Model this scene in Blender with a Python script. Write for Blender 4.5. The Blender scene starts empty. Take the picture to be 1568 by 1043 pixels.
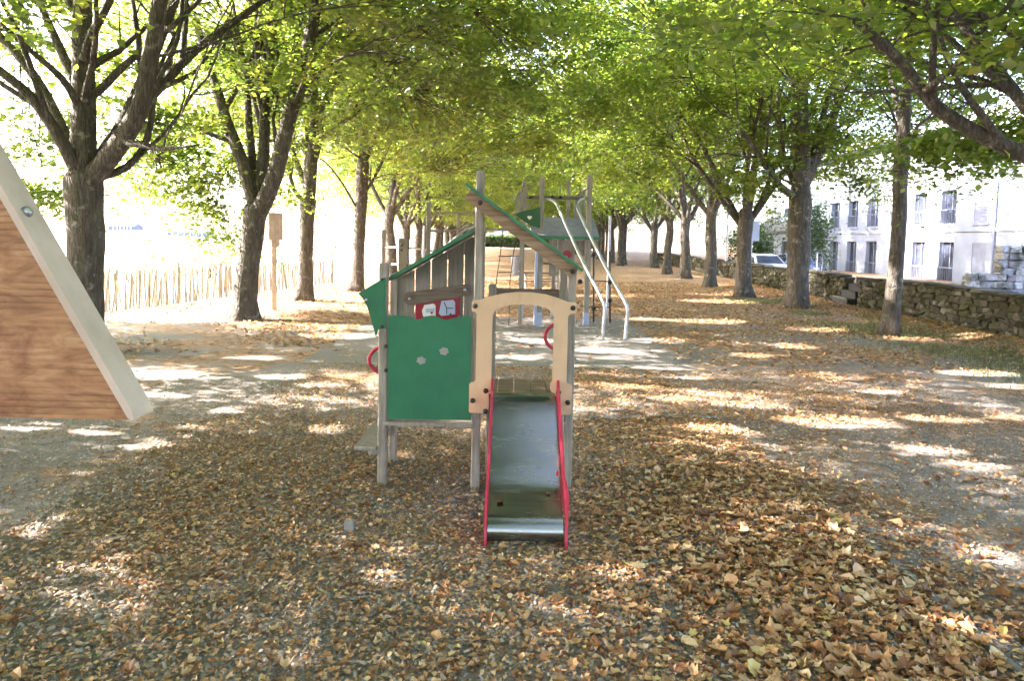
import bpy, math, random
import numpy as np
from mathutils import Vector, Matrix

# ------------------------------------------------------------------ camera, sky, sun, exposure
scene = bpy.context.scene
R = math.radians
CAM_H, FPX, PIT, ROL = 2.0, 1132.0, R(3.7), R(1.2)
PCX, PCY = 784.0, 439.0            # principal point of the (cropped) photograph, in its own pixels

cam_d = bpy.data.cameras.new("camera")
cam = bpy.data.objects.new("camera", cam_d)
scene.collection.objects.link(cam)
cam.location = (0, 0, CAM_H)
cam.rotation_euler = (Matrix.Rotation(R(90) - PIT, 3, 'X') @ Matrix.Rotation(ROL, 3, 'Z')).to_euler()
cam_d.sensor_width = 36.0
cam_d.lens = FPX / 1568 * 36
cam_d.shift_y = -(521.5 - PCY) / 1568
cam_d.clip_start = 0.05
cam_d.clip_end = 3000
scene.camera = cam

SUN_EL, SUN_AZ = R(33), R(-80)      # azimuth from +Y, clockwise: the sun stands to the left, a little ahead
world = bpy.data.worlds.new("World"); scene.world = world
world.use_nodes = True
wn = world.node_tree
sky = wn.nodes.new("ShaderNodeTexSky")
sky.sky_type = 'NISHITA'; sky.sun_disc = False
sky.sun_elevation = SUN_EL; sky.sun_rotation = SUN_AZ
sky.air_density = 0.8; sky.dust_density = 2.5; sky.ozone_density = 0.3
wn.links.new(sky.outputs[0], wn.nodes["Background"].inputs[0])
wn.nodes["Background"].inputs[1].default_value = 0.15

sl = bpy.data.lights.new("sun", 'SUN'); sl.energy = 5.0; sl.angle = R(0.5); sl.color = (1.0, 0.94, 0.84)
sun = bpy.data.objects.new("sun", sl); scene.collection.objects.link(sun)
sd = Vector((math.sin(SUN_AZ) * math.cos(SUN_EL), math.cos(SUN_AZ) * math.cos(SUN_EL), math.sin(SUN_EL)))
sun.rotation_euler = sd.to_track_quat('Z', 'Y').to_euler()
sun.location = (-30, 10, 30)

vs = scene.view_settings
vs.view_transform = 'Standard'; vs.look = 'None'; vs.gamma = 1.0; vs.use_curve_mapping = False
vs.exposure = 3.45
vs.use_white_balance = True; vs.white_balance_temperature = 6750; vs.white_balance_tint = 19   # the camera balanced for the green shade
cy = scene.cycles
cy.max_bounces = 5; cy.diffuse_bounces = 4; cy.glossy_bounces = 2; cy.transmission_bounces = 4; cy.transparent_max_bounces = 4
cy.use_adaptive_sampling = True; cy.adaptive_threshold = 0.04
cy.caustics_reflective = False; cy.caustics_refractive = False
cy.use_denoising = True

rng = np.random.default_rng(7)
random.seed(7)

# ------------------------------------------------------------------ measuring: photograph pixel -> point in the place
def ray(px, py):
    u = (px - PCX) / FPX; v = -(py - PCY) / FPX
    c, s = math.cos(ROL), math.sin(ROL)
    x = c * u - s * v; y = s * u + c * v
    return Vector((x, math.cos(PIT) + y * math.sin(PIT), -math.sin(PIT) + y * math.cos(PIT)))
def gp(px, py, z=0.0):
    r = ray(px, py); return Vector((0, 0, CAM_H)) + r * ((z - CAM_H) / r.z)
def at(px, py, Y):
    r = ray(px, py); return Vector((0, 0, CAM_H)) + r * (Y / r.y)
def at_x(px, py, X):
    r = ray(px, py); return Vector((0, 0, CAM_H)) + r * (X / r.x)
def proj_np(P):
    d = P - np.array([0, 0, CAM_H])
    y = d[:, 1] * math.sin(PIT) + d[:, 2] * math.cos(PIT); z = d[:, 1] * math.cos(PIT) - d[:, 2] * math.sin(PIT)
    x, y = d[:, 0] / z, y / z
    c, s = math.cos(ROL), math.sin(ROL)
    return PCX + FPX * (c * x + s * y), PCY - FPX * (-s * x + c * y), z

# ------------------------------------------------------------------ materials
def mat(name):
    m = bpy.data.materials.new(name); m.use_nodes = True
    nt = m.node_tree; b = nt.nodes["Principled BSDF"]
    return m, nt, b
def N(nt, t, **kw):
    n = nt.nodes.new(t)
    for k, v in kw.items():
        if k.startswith('i_'):
            key = k[2:].replace('_', ' ')
            n.inputs[key].default_value = v
        else: setattr(n, k, v)
    return n
def ramp(nt, fac, stops):
    r = nt.nodes.new("ShaderNodeValToRGB")
    el = r.color_ramp.elements
    while len(el) < len(stops): el.new(0.5)
    for e, (p, c) in zip(el, stops):
        e.position = p; e.color = (*c, 1)
    nt.links.new(fac, r.inputs[0]); return r
def coords(nt, scale, kind='Object', rot=(0, 0, 0)):
    tc = N(nt, "ShaderNodeTexCoord"); mp = N(nt, "ShaderNodeMapping")
    mp.inputs['Scale'].default_value = scale; mp.inputs['Rotation'].default_value = rot
    if kind == 'World':
        g = N(nt, "ShaderNodeNewGeometry"); nt.links.new(g.outputs['Position'], mp.inputs[0])
    else: nt.links.new(tc.outputs[kind], mp.inputs[0])
    return mp.outputs[0]
def bump(nt, b, h, strength, dist=0.01):
    bp = N(nt, "ShaderNodeBump"); bp.inputs['Strength'].default_value = strength; bp.inputs['Distance'].default_value = dist
    nt.links.new(h, bp.inputs['Height']); nt.links.new(bp.outputs[0], b.inputs['Normal'])

def wood_mat(name, dark, mid, light, scale=(14, 14, 1.2), rough=.8, rot=(0, 0, 0)):
    m, nt, b = mat(name)
    co = coords(nt, scale, 'World', rot)
    n1 = N(nt, "ShaderNodeTexNoise", i_Scale=2.5, i_Detail=8.0, i_Roughness=.65); nt.links.new(co, n1.inputs['Vector'])
    r = ramp(nt, n1.outputs[0], [(.3, dark), (.5, mid), (.72, light)])
    co2 = coords(nt, (1, 1, 1), 'World')
    n2 = N(nt, "ShaderNodeTexNoise", i_Scale=5.0, i_Detail=4.0); nt.links.new(co2, n2.inputs['Vector'])
    mx = N(nt, "ShaderNodeMix", data_type='RGBA', blend_type='MULTIPLY'); mx.inputs[0].default_value = .5
    r2 = ramp(nt, n2.outputs[0], [(.3, (.55, .52, .48)), (.65, (1, 1, 1))])
    nt.links.new(r.outputs[0], mx.inputs[6]); nt.links.new(r2.outputs[0], mx.inputs[7])
    nt.links.new(mx.outputs[2], b.inputs['Base Color']); b.inputs['Roughness'].default_value = rough
    bump(nt, b, n1.outputs[0], .4, .004)
    return m
def plain_mat(name, col, rough=.5, metal=0., var=.15, scale=6., bumpy=.05, grime=0.):
    m, nt, b = mat(name)
    co = coords(nt, (1, 1, 1), 'World')
    n = N(nt, "ShaderNodeTexNoise", i_Scale=scale, i_Detail=6.0, i_Roughness=.6); nt.links.new(co, n.inputs['Vector'])
    lo = tuple(c * (1 - var) for c in col); hi = tuple(min(1, c * (1 + var)) for c in col)
    r = ramp(nt, n.outputs[0], [(.32, lo), (.68, hi)])
    nt.links.new(r.outputs[0], b.inputs['Base Color']); b.inputs['Roughness'].default_value = rough; b.inputs['Metallic'].default_value = metal
    if bumpy: bump(nt, b, n.outputs[0], bumpy, .01)
    if grime:
        cg = coords(nt, (1, 1, .35), 'World'); ng = N(nt, "ShaderNodeTexNoise", i_Scale=11.0, i_Detail=9.0, i_Roughness=.72); nt.links.new(cg, ng.inputs['Vector'])
        rg2 = ramp(nt, ng.outputs[0], [(.52, (0, 0, 0)), (.78, (grime,) * 3)])
        mg = N(nt, "ShaderNodeMix", data_type='RGBA'); nt.links.new(rg2.outputs[0], mg.inputs[0]); nt.links.new(r.outputs[0], mg.inputs[6]); mg.inputs[7].default_value = (.22, .20, .16, 1)
        ns = N(nt, "ShaderNodeTexNoise", i_Scale=60.0, i_Detail=3.0, i_Roughness=.6); nt.links.new(coords(nt, (.25, 1, 1.6), 'World', (.2, .9, .1)), ns.inputs['Vector'])
        rs = ramp(nt, ns.outputs[0], [(.70, (0, 0, 0)), (.74, (grime * .8,) * 3)])
        mg2 = N(nt, "ShaderNodeMix", data_type='RGBA'); nt.links.new(rs.outputs[0], mg2.inputs[0]); nt.links.new(mg.outputs[2], mg2.inputs[6]); mg2.inputs[7].default_value = (.45, .45, .42, 1)
        nt.links.new(mg2.outputs[2], b.inputs['Base Color'])
        rq = ramp(nt, ng.outputs[0], [(.4, (rough,) * 3), (.7, (min(1, rough + .3),) * 3)]); nt.links.new(rq.outputs[0], b.inputs['Roughness'])
    return m

M = {}
M['post'] = wood_mat('weathered_post', (.17, .155, .13), (.29, .265, .23), (.40, .375, .33))
M['plank'] = wood_mat('grey_plank', (.19, .175, .15), (.29, .27, .235), (.37, .345, .31))
M['brownwood'] = wood_mat('brown_board', (.14, .085, .05), (.27, .18, .115), (.38, .275, .185), (1.2, 14, 14))
M['darkwood'] = wood_mat('dark_rail', (.10, .075, .055), (.17, .135, .10), (.24, .2, .16), (1.2, 14, 14))
M['benchwood'] = wood_mat('bench_wood', (.14, .07, .045), (.22, .12, .08), (.3, .18, .12), (1.2, 14, 14))
M['green'] = plain_mat('green_plastic', (.003, .135, .062), .45, 0, .12, 3, .02, .16)
M['greenedge'] = plain_mat('green_roof_edge', (.004, .135, .055), .45, 0, .25, 9, .05)
M['darkgreen'] = plain_mat('dark_green_plastic', (.004, .075, .014), .45, 0, .12)
M['beige'] = plain_mat('beige_plastic', (.60, .415, .26), .5, 0, .06, 4, .02, .3)
M['red'] = plain_mat('red_plastic', (.50, .022, .065), .4, 0, .18, 14, .03, .3)
M['crimson'] = plain_mat('crimson_panel', (.30, .012, .03), .45, 0, .12)
M['black'] = plain_mat('black_cap', (.012, .012, .012), .35, 0, .2)
M['galv'] = plain_mat('galvanised_steel', (.42, .44, .47), .38, .75, .18, 10, .03)
M['bluesteel'] = plain_mat('pale_blue_steel', (.36, .42, .58), .45, .2, .1)
M['roofgrey'] = plain_mat('grey_roof_sheet', (.22, .23, .29), .5, 0, .2)
M['rope'] = plain_mat('dark_rope', (.07, .05, .04), .85, 0, .3, 40)
M['white'] = plain_mat('white_paint', (.75, .75, .74), .5, 0, .06)
M['bluegrey'] = plain_mat('blue_grey_print', (.40, .47, .62), .5, 0, .05)
M['stubgrey'] = plain_mat('grey_timber_stub', (.25, .25, .25), .8, 0, .25, 12)

# brushed steel of the chute
m, nt, b = mat('brushed_steel')
co = coords(nt, (1.5, 9, 9), 'World')
n = N(nt, "ShaderNodeTexNoise", i_Scale=3.0, i_Detail=5.0); nt.links.new(co, n.inputs['Vector'])
r = ramp(nt, n.outputs[0], [(.3, (.20, .205, .18)), (.7, (.27, .275, .245))]); nt.links.new(r.outputs[0], b.inputs['Base Color'])
rr = ramp(nt, n.outputs[0], [(.3, (.16,) * 3), (.7, (.30,) * 3)]); nt.links.new(rr.outputs[0], b.inputs['Roughness'])
b.inputs['Metallic'].default_value = .95
co2 = coords(nt, (1, 3, 3), 'World'); n2 = N(nt, "ShaderNodeTexNoise", i_Scale=3.0, i_Detail=2.0); nt.links.new(co2, n2.inputs['Vector'])
bump(nt, b, n2.outputs[0], .035, .02)
M['steel'] = m

# ribbed brown plywood, close to the camera
m, nt, b = mat('ribbed_plywood')
co = coords(nt, (2.2, 2.2, 7), 'World')
n = N(nt, "ShaderNodeTexNoise", i_Scale=5.0, i_Detail=6.0, i_Roughness=.6, i_Distortion=.8); nt.links.new(co, n.inputs['Vector'])
r = ramp(nt, n.outputs[0], [(.30, (.19, .085, .036)), (.45, (.31, .15, .066)), (.58, (.39, .205, .10)), (.74, (.50, .32, .18))])
co2 = coords(nt, (1, 1, 1), 'World')
n2 = N(nt, "ShaderNodeTexNoise", i_Scale=8.0, i_Detail=6.0, i_Roughness=.65); nt.links.new(co2, n2.inputs['Vector'])
r2 = ramp(nt, n2.outputs[0], [(.30, (.45, .24, .2)), (.46, (1, 1, 1)), (.64, (1, 1, 1)), (.72, (1.3, 1.35, 1.3))])
mx = N(nt, "ShaderNodeMix", data_type='RGBA', blend_type='MULTIPLY'); mx.inputs[0].default_value = .85
nt.links.new(r.outputs[0], mx.inputs[6]); nt.links.new(r2.outputs[0], mx.inputs[7])
wv = N(nt, "ShaderNodeTexWave", wave_type='BANDS', bands_direction='Z', i_Scale=25.0, i_Distortion=1.2, i_Detail=3.0); nt.links.new(coords(nt, (1, 1, 1), 'World'), wv.inputs['Vector'])
rib = ramp(nt, wv.outputs[1], [(.05, (.62, .55, .48)), (.35, (1, 1, 1))])
n3 = N(nt, "ShaderNodeTexNoise", i_Scale=9.0, i_Detail=3.0); nt.links.new(coords(nt, (1, 1, 2.2), 'World'), n3.inputs['Vector'])
rm = ramp(nt, n3.outputs[0], [(.40, (0, 0, 0)), (.58, (.9, .9, .9))])
mx3 = N(nt, "ShaderNodeMix", data_type='RGBA', blend_type='MULTIPLY'); nt.links.new(rm.outputs[0], mx3.inputs[0]); nt.links.new(mx.outputs[2], mx3.inputs[6]); nt.links.new(rib.outputs[0], mx3.inputs[7])
nt.links.new(mx3.outputs[2], b.inputs['Base Color'])
ad = N(nt, "ShaderNodeMath", operation='ADD'); nt.links.new(wv.outputs[1], ad.inputs[0]); nt.links.new(n.outputs[0], ad.inputs[1])
bump(nt, b, ad.outputs[0], .15, .003); b.inputs['Roughness'].default_value = .62
M['plywood'] = m
M['capboard'] = wood_mat('pale_cap_board', (.47, .375, .315), (.55, .45, .385), (.62, .52, .45), (3, 3, 3))

# bark
def bark_mat(name, a, b_, c, moss):
    m, nt, b = mat(name)
    co = coords(nt, (1, 1, .22), 'Object')
    v = N(nt, "ShaderNodeTexNoise", i_Scale=13.0, i_Detail=9.0, i_Roughness=.72, i_Distortion=.6); nt.links.new(co, v.inputs['Vector'])
    vo = N(nt, "ShaderNodeTexVoronoi", feature='DISTANCE_TO_EDGE', i_Scale=17.0); nt.links.new(co, vo.inputs['Vector'])
    r = ramp(nt, v.outputs[0], [(.3, a), (.5, b_), (.7, c)])
    co2 = coords(nt, (1, 1, 1), 'Object')
    n2 = N(nt, "ShaderNodeTexNoise", i_Scale=2.2, i_Detail=6.0, i_Roughness=.65); nt.links.new(co2, n2.inputs['Vector'])
    rm = ramp(nt, n2.outputs[0], [(.56, (0, 0, 0)), (.7, (1, 1, 1))])
    mx = N(nt, "ShaderNodeMix", data_type='RGBA'); nt.links.new(rm.outputs[0], mx.inputs[0])
    nt.links.new(r.outputs[0], mx.inputs[6]); mx.inputs[7].default_value = (*moss, 1)
    n3 = N(nt, "ShaderNodeTexNoise", i_Scale=4.5, i_Detail=8.0, i_Roughness=.7); nt.links.new(co2, n3.inputs['Vector'])
    rl = ramp(nt, n3.outputs[0], [(.56, (0, 0, 0)), (.68, (.75, .75, .75))])
    mx2 = N(nt, "ShaderNodeMix", data_type='RGBA'); nt.links.new(rl.outputs[0], mx2.inputs[0])
    nt.links.new(mx.outputs[2], mx2.inputs[6]); mx2.inputs[7].default_value = (.36, .34, .30, 1)
    nt.links.new(mx2.outputs[2], b.inputs['Base Color']); b.inputs['Roughness'].default_value = .9
    ed = ramp(nt, vo.outputs[0], [(0, (0, 0, 0)), (.12, (1, 1, 1))])
    ad = N(nt, "ShaderNodeMath", operation='ADD'); nt.links.new(v.outputs[0], ad.inputs[0]); nt.links.new(ed.outputs[0], ad.inputs[1])
    bump(nt, b, ad.outputs[0], .9, .02)
    return m
M['bark'] = bark_mat('bark', (.032, .028, .024), (.088, .078, .066), (.18, .163, .14), (.06, .064, .04))

# crown leaves: thin, lit from both sides
def leaf_mat(name, cols, tcol, tmix, patch=False, gloss=.06):
    m = bpy.data.materials.new(name); m.use_nodes = True; nt = m.node_tree; nt.nodes.clear()
    g = N(nt, "ShaderNodeNewGeometry"); oi = N(nt, "ShaderNodeObjectInfo")
    ad = N(nt, "ShaderNodeMath", operation='ADD'); nt.links.new(g.outputs['Random Per Island'], ad.inputs[0]); nt.links.new(oi.outputs['Random'], ad.inputs[1])
    fr = N(nt, "ShaderNodeMath", operation='FRACT'); nt.links.new(ad.outputs[0], fr.inputs[0])
    if patch:
        pc = coords(nt, (1, 1, 1), 'World'); pn = N(nt, "ShaderNodeTexNoise", i_Scale=.9, i_Detail=3.0); nt.links.new(pc, pn.inputs['Vector'])
        pr = N(nt, "ShaderNodeMapRange"); nt.links.new(pn.outputs[0], pr.inputs[0])
        pr.inputs[1].default_value = .32; pr.inputs[2].default_value = .68; pr.inputs[3].default_value = 0; pr.inputs[4].default_value = .62
        pm_ = N(nt, "ShaderNodeMath", operation='MULTIPLY_ADD'); nt.links.new(fr.outputs[0], pm_.inputs[0]); pm_.inputs[1].default_value = .38; nt.links.new(pr.outputs[0], pm_.inputs[2]); fr = pm_
    r = ramp(nt, fr.outputs[0], cols)
    rt = ramp(nt, fr.outputs[0], tcol)
    d = N(nt, "ShaderNodeBsdfDiffuse"); t = N(nt, "ShaderNodeBsdfTranslucent"); gl = N(nt, "ShaderNodeBsdfGlossy", i_Roughness=.42)
    nt.links.new(r.outputs[0], d.inputs[0]); nt.links.new(rt.outputs[0], t.inputs[0])
    m1 = N(nt, "ShaderNodeMixShader"); m1.inputs[0].default_value = tmix
    nt.links.new(d.outputs[0], m1.inputs[1]); nt.links.new(t.outputs[0], m1.inputs[2])
    m2 = N(nt, "ShaderNodeMixShader"); m2.inputs[0].default_value = gloss
    nt.links.new(m1.outputs[0], m2.inputs[1]); nt.links.new(gl.outputs[0], m2.inputs[2])
    o = N(nt, "ShaderNodeOutputMaterial"); nt.links.new(m2.outputs[0], o.inputs[0])
    return m
M['leaf'] = leaf_mat('crown_leaf', [(0, (.022, .05, .012)), (.5, (.042, .075, .016)), (.9, (.08, .10, .02)), (1, (.13, .10, .025))],
                     [(0, (.07, .16, .02)), (.42, (.26, .41, .045)), (.9, (.58, .64, .09)), (1, (.58, .46, .08))], .60, True, .08)
M['shrubleaf'] = leaf_mat('shrub_leaf', [(0, (.42, .39, .25)), (1, (.58, .52, .36))], [(0, (.5, .48, .3)), (1, (.6, .55, .38))], .4)  # paled to stand in for the overexposed wash beyond the fence
M['hedgeleaf'] = leaf_mat('hedge_leaf', [(0, (.03, .07, .03)), (1, (.07, .12, .05))], [(0, (.1, .2, .05)), (1, (.2, .3, .08))], .4)
M['grass'] = leaf_mat('grass_blade', [(0, (.06, .10, .03)), (1, (.13, .16, .05))], [(0, (.12, .2, .04)), (1, (.2, .26, .06))], .3)
M['fallen'] = leaf_mat('fallen_leaf', [(0, (.15, .058, .024)), (.25, (.31, .145, .06)), (.52, (.48, .265, .12)), (.78, (.60, .385, .205)), (.94, (.70, .53, .34)), (1, (.60, .47, .16))],
                       [(0, (.2, .08, .03)), (1, (.5, .3, .1))], .12)
M['chip'] = leaf_mat('wood_chip', [(0, (.16, .125, .095)), (.5, (.30, .25, .20)), (.85, (.42, .37, .32)), (1, (.55, .50, .45))], [(0, (.1, .1, .1)), (1, (.1, .1, .1))], .0)

# ------------------------------------------------------------------ meshes
class MB:
    def __init__(s): s.v = []; s.f = []; s.m = []
    def add(s, vs_, fs, mi=0):
        o = len(s.v); s.v.extend([tuple(v) for v in vs_]); s.f.extend([tuple(i + o for i in f) for f in fs]); s.m.extend([mi] * len(fs)); return s
    def box(s, x0, x1, y0, y1, z0, z1, mi=0, mtx=None, bev=0.0):
        if bev <= 0:
            vs_ = [(x, y, z) for z in (z0, z1) for y in (y0, y1) for x in (x0, x1)]
            fs = [(0, 2, 3, 1), (4, 5, 7, 6), (0, 1, 5, 4), (2, 6, 7, 3), (0, 4, 6, 2), (1, 3, 7, 5)]
        else:
            c = [(x0 + x1) / 2, (y0 + y1) / 2, (z0 + z1) / 2]; h = [(x1 - x0) / 2, (y1 - y0) / 2, (z1 - z0) / 2]
            b = min(bev, *[q * .9 for q in h]); vs_ = []; idx = {}
            for sx in (-1, 1):
                for sy in (-1, 1):
                    for sz in (-1, 1):
                        for a in range(3):
                            p = [sx * (h[0] - b), sy * (h[1] - b), sz * (h[2] - b)]
                            p[a] = (sx, sy, sz)[a] * h[a]
                            idx[(sx, sy, sz, a)] = len(vs_); vs_.append((c[0] + p[0], c[1] + p[1], c[2] + p[2]))
            fs = []
            for a in range(3):
                u, w = [q for q in range(3) if q != a]
                for sg in (-1, 1):
                    q = []
                    for (su, sw) in ((-1, -1), (1, -1), (1, 1), (-1, 1)):
                        k = [0, 0, 0]; k[a] = sg; k[u] = su; k[w] = sw; q.append(idx[(*k, a)])
                    fl = (sg > 0) == (a != 1)
                    fs.append(tuple(q if fl else q[::-1]))
            for a in range(3):
                u, w = [q for q in range(3) if q != a]
                for su in (-1, 1):
                    for sw in (-1, 1):
                        k0 = [0, 0, 0]; k0[u] = su; k0[w] = sw; k1 = list(k0); k0[a] = -1; k1[a] = 1
                        fs.append((idx[(*k0, u)], idx[(*k1, u)], idx[(*k1, w)], idx[(*k0, w)]))
            for sx in (-1, 1):
                for sy in (-1, 1):
                    for sz in (-1, 1): fs.append(tuple(idx[(sx, sy, sz, a)] for a in range(3)))
        if mtx is not None: vs_ = [tuple(mtx @ Vector(v)) for v in vs_]
        return s.add(vs_, fs, mi)
    def prism(s, poly, y0, y1, mi=0, axis='y', mtx=None):
        """poly: 2-D outline; extruded along axis ('y': (x,z), 'x': (y,z), 'z': (x,y))"""
        n = len(poly)
        def P(a, b, t): return {'y': (a, t, b), 'x': (t, a, b), 'z': (a, b, t)}[axis]
        vs_ = [P(a, b, y0) for a, b in poly] + [P(a, b, y1) for a, b in poly]
        if mtx is not None: vs_ = [tuple(mtx @ Vector(v)) for v in vs_]
        fs = [tuple(range(n)), tuple(range(2 * n - 1, n - 1, -1))] + [(i, i + n, (i + 1) % n + n, (i + 1) % n) for i in range(n)]
        return s.add(vs_, fs, mi)
    def frame(s, outer, inner, y0, y1, mi=0):
        """ring between two outlines with the same number of points, in x/z, extruded along y"""
        n = len(outer)
        vs_ = [(a, y0, b) for a, b in outer] + [(a, y0, b) for a, b in inner] + [(a, y1, b) for a, b in outer] + [(a, y1, b) for a, b in inner]
        fs = []
        for i in range(n):
            j = (i + 1) % n
            fs += [(i, j, n + j, n + i), (2 * n + j, 2 * n + i, 3 * n + i, 3 * n + j), (j, i, 2 * n + i, 2 * n + j), (n + i, n + j, 3 * n + j, 3 * n + i)]
        return s.add(vs_, fs, mi)
    def tube(s, pts, rad, sides=8, mi=0, cap=True, lump=0.0, rg=None):
        pts = [Vector(p) for p in pts]; n = len(pts)
        if not hasattr(rad, '__len__'): rad = [rad] * n
        t0 = (pts[1] - pts[0]).normalized()
        ref = Vector((0, 0, 1)) if abs(t0.z) < .9 else Vector((1, 0, 0))
        a = t0.cross(ref).normalized(); vs_ = []
        for i in range(n):
            t = (pts[min(i + 1, n - 1)] - pts[max(i - 1, 0)]).normalized()
            a = (a - t * a.dot(t)).normalized(); b = t.cross(a)
            for k in range(sides):
                an = 2 * math.pi * k / sides
                rr = rad[i] * (1 + (lump * (rg.random() - .5) if lump else 0))
                vs_.append(pts[i] + (a * math.cos(an) + b * math.sin(an)) * rr)
        fs = [(i * sides + k, i * sides + (k + 1) % sides, (i + 1) * sides + (k + 1) % sides, (i + 1) * sides + k) for i in range(n - 1) for k in range(sides)]
        if cap: fs += [tuple(range(sides - 1, -1, -1)), tuple((n - 1) * sides + k for k in range(sides))]
        return s.add(vs_, fs, mi)
    def mesh(s, name, mats, smooth=False):
        me = bpy.data.meshes.new(name); me.from_pydata(s.v, [], s.f)
        for mm in (mats if isinstance(mats, (list, tuple)) else [mats]): me.materials.append(mm)
        if any(s.m): me.polygons.foreach_set('material_index', s.m)
        if smooth: me.polygons.foreach_set('use_smooth', [True] * len(s.f))
        me.update(); return me
    def build(s, name, mats, parent=None, smooth=False, loc=None):
        return link(name, s.mesh(name, mats, smooth), parent, loc)
col = scene.collection.objects
def link(name, me, parent=None, loc=None):
    o = bpy.data.objects.new(name, me); col.link(o)
    if parent is not None: o.parent = parent
    if loc is not None: o.location = loc
    return o
def tag(o, label=None, cat=None, group=None, kind=None):
    if label: o['label'] = label
    if cat: o['category'] = cat
    if group: o['group'] = group
    if kind: o['kind'] = kind
    return o
def thing(name, label, cat, loc=(0, 0, 0), rz=0, group=None):
    o = bpy.data.objects.new(name, None); col.link(o); o.location = loc; o.rotation_euler = (0, 0, rz); o.empty_display_size = .2
    return tag(o, label, cat, group)
def copy_tree(o, parent=None):
    c = o.copy(); col.link(c); c.parent = parent
    for ch in o.children: copy_tree(ch, c)
    return c
def soup(name, V, F, mats, smooth=False, mi=None):
    """big mesh from numpy arrays; F is (n,3) or (n,4)"""
    me = bpy.data.meshes.new(name)
    me.vertices.add(len(V)); me.vertices.foreach_set('co', np.ascontiguousarray(V, np.float32).ravel())
    k = F.shape[1]
    me.loops.add(F.size); me.loops.foreach_set('vertex_index', np.ascontiguousarray(F, np.int32).ravel())
    me.polygons.add(len(F)); me.polygons.foreach_set('loop_start', np.arange(0, F.size, k, dtype=np.int32))
    for mm in (mats if isinstance(mats, (list, tuple)) else [mats]): me.materials.append(mm)
    if mi is not None: me.polygons.foreach_set('material_index', np.ascontiguousarray(mi, np.int32))
    me.update(calc_edges=True); me.validate()
    return me
def rot_mats(rg, n, tilt, up=None):
    """random spin about z, then a tilt of given spread"""
    sp = rg.uniform(0, 2 * np.pi, n); ta = rg.uniform(0, 2 * np.pi, n); tl = np.abs(rg.normal(0, tilt, n))
    c, s = np.cos(sp), np.sin(sp); Z = np.zeros(n); O = np.ones(n)
    Rz = np.stack([np.stack([c, -s, Z], 1), np.stack([s, c, Z], 1), np.stack([Z, Z, O], 1)], 1)
    ax = np.stack([np.cos(ta), np.sin(ta), Z], 1); ct, st = np.cos(tl), np.sin(tl)
    K = np.zeros((n, 3, 3)); K[:, 0, 1] = -ax[:, 2]; K[:, 0, 2] = ax[:, 1]; K[:, 1, 0] = ax[:, 2]; K[:, 1, 2] = -ax[:, 0]; K[:, 2, 0] = -ax[:, 1]; K[:, 2, 1] = ax[:, 0]
    I = np.eye(3)[None]
    Rt = I + st[:, None, None] * K + (1 - ct)[:, None, None] * (K @ K)
    return Rt @ Rz
def scatter(T, TF, pos, size, Rm):
    n, k = len(pos), len(T)
    V = np.einsum('nij,kj->nki', Rm, T) * size[:, None, None] + pos[:, None, :]
    F = (TF[None] + (np.arange(n) * k)[:, None, None]).reshape(-1, TF.shape[1])
    return V.reshape(-1, 3), F

# ------------------------------------------------------------------ the ground
def smooth_noise(x, y, s=1.0, seed=0):
    a = 0
    rg = np.random.default_rng(seed)
    for k in range(6):
        f = s * (1.0 + .75 * k); th = rg.uniform(0, 6.28); ph = rg.uniform(0, 6.28)
        a = a + np.sin(f * (x * np.cos(th) + y * np.sin(th)) + ph) / (1 + .4 * k)
    return a / 3.2
def hz(x, y):
    near = np.exp(-((x / 22) ** 2 + ((y - 12) / 26) ** 2))
    h = .018 * smooth_noise(x, y, 1.1, 3) * near
    h = h + .07 * np.exp(-((x - 1.9) / .45) ** 2) * np.clip((9 - y) / 2, 0, 1) * np.clip((y - 1) / 2, 0, 1)   # leaves heaped on the soil along the kerb
    h = h + .10 * np.exp(-((x - 10.6) / .6) ** 2) * np.clip((y - 8) / 4, 0, 1) * np.clip((60 - y) / 10, 0, 1)
    # the land falls away beyond the fence on the left
    h = h - np.clip((-12.5 - x) / 30, 0, 1) * 2.5
    return h
xs = np.unique(np.concatenate([np.linspace(-900, -60, 12), np.linspace(-60, -14, 24), np.linspace(-14, 14, 141), np.linspace(14, 60, 20), np.linspace(60, 900, 12)]))
ys = np.unique(np.concatenate([np.linspace(-300, -4, 12), np.linspace(-4, 2, 10), np.linspace(2, 22, 121), np.linspace(22, 60, 60), np.linspace(60, 1500, 24)]))
GX, GY = np.meshgrid(xs, ys); GZ = hz(GX, GY)
nx, ny = len(xs), len(ys)
ii, jj = np.meshgrid(np.arange(nx - 1), np.arange(ny - 1)); k0 = (jj * nx + ii).ravel()
GF = np.stack([k0, k0 + 1, k0 + nx + 1, k0 + nx], 1)
m, nt, b = mat('ground_soil')
pos = coords(nt, (1, 1, 1), 'World')
sep = N(nt, "ShaderNodeSeparateXYZ"); nt.links.new(pos, sep.inputs[0])
fine = N(nt, "ShaderNodeTexNoise", i_Scale=90.0, i_Detail=6.0, i_Roughness=.75); nt.links.new(pos, fine.inputs['Vector'])
vor = N(nt, "ShaderNodeTexVoronoi", i_Scale=55.0); nt.links.new(pos, vor.inputs['Vector'])
mixf = N(nt, "ShaderNodeMix", data_type='RGBA'); mixf.inputs[0].default_value = .5
grav = ramp(nt, fine.outputs[0], [(.30, (.11, .102, .092)), (.5, (.22, .208, .192)), (.7, (.35, .335, .31))])
gv2 = ramp(nt, vor.outputs['Color'], [(0, (.13, .122, .11)), (.6, (.25, .237, .218)), (1, (.40, .38, .355))])
nt.links.new(grav.outputs[0], mixf.inputs[6]); nt.links.new(gv2.outputs[0], mixf.inputs[7])
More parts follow.
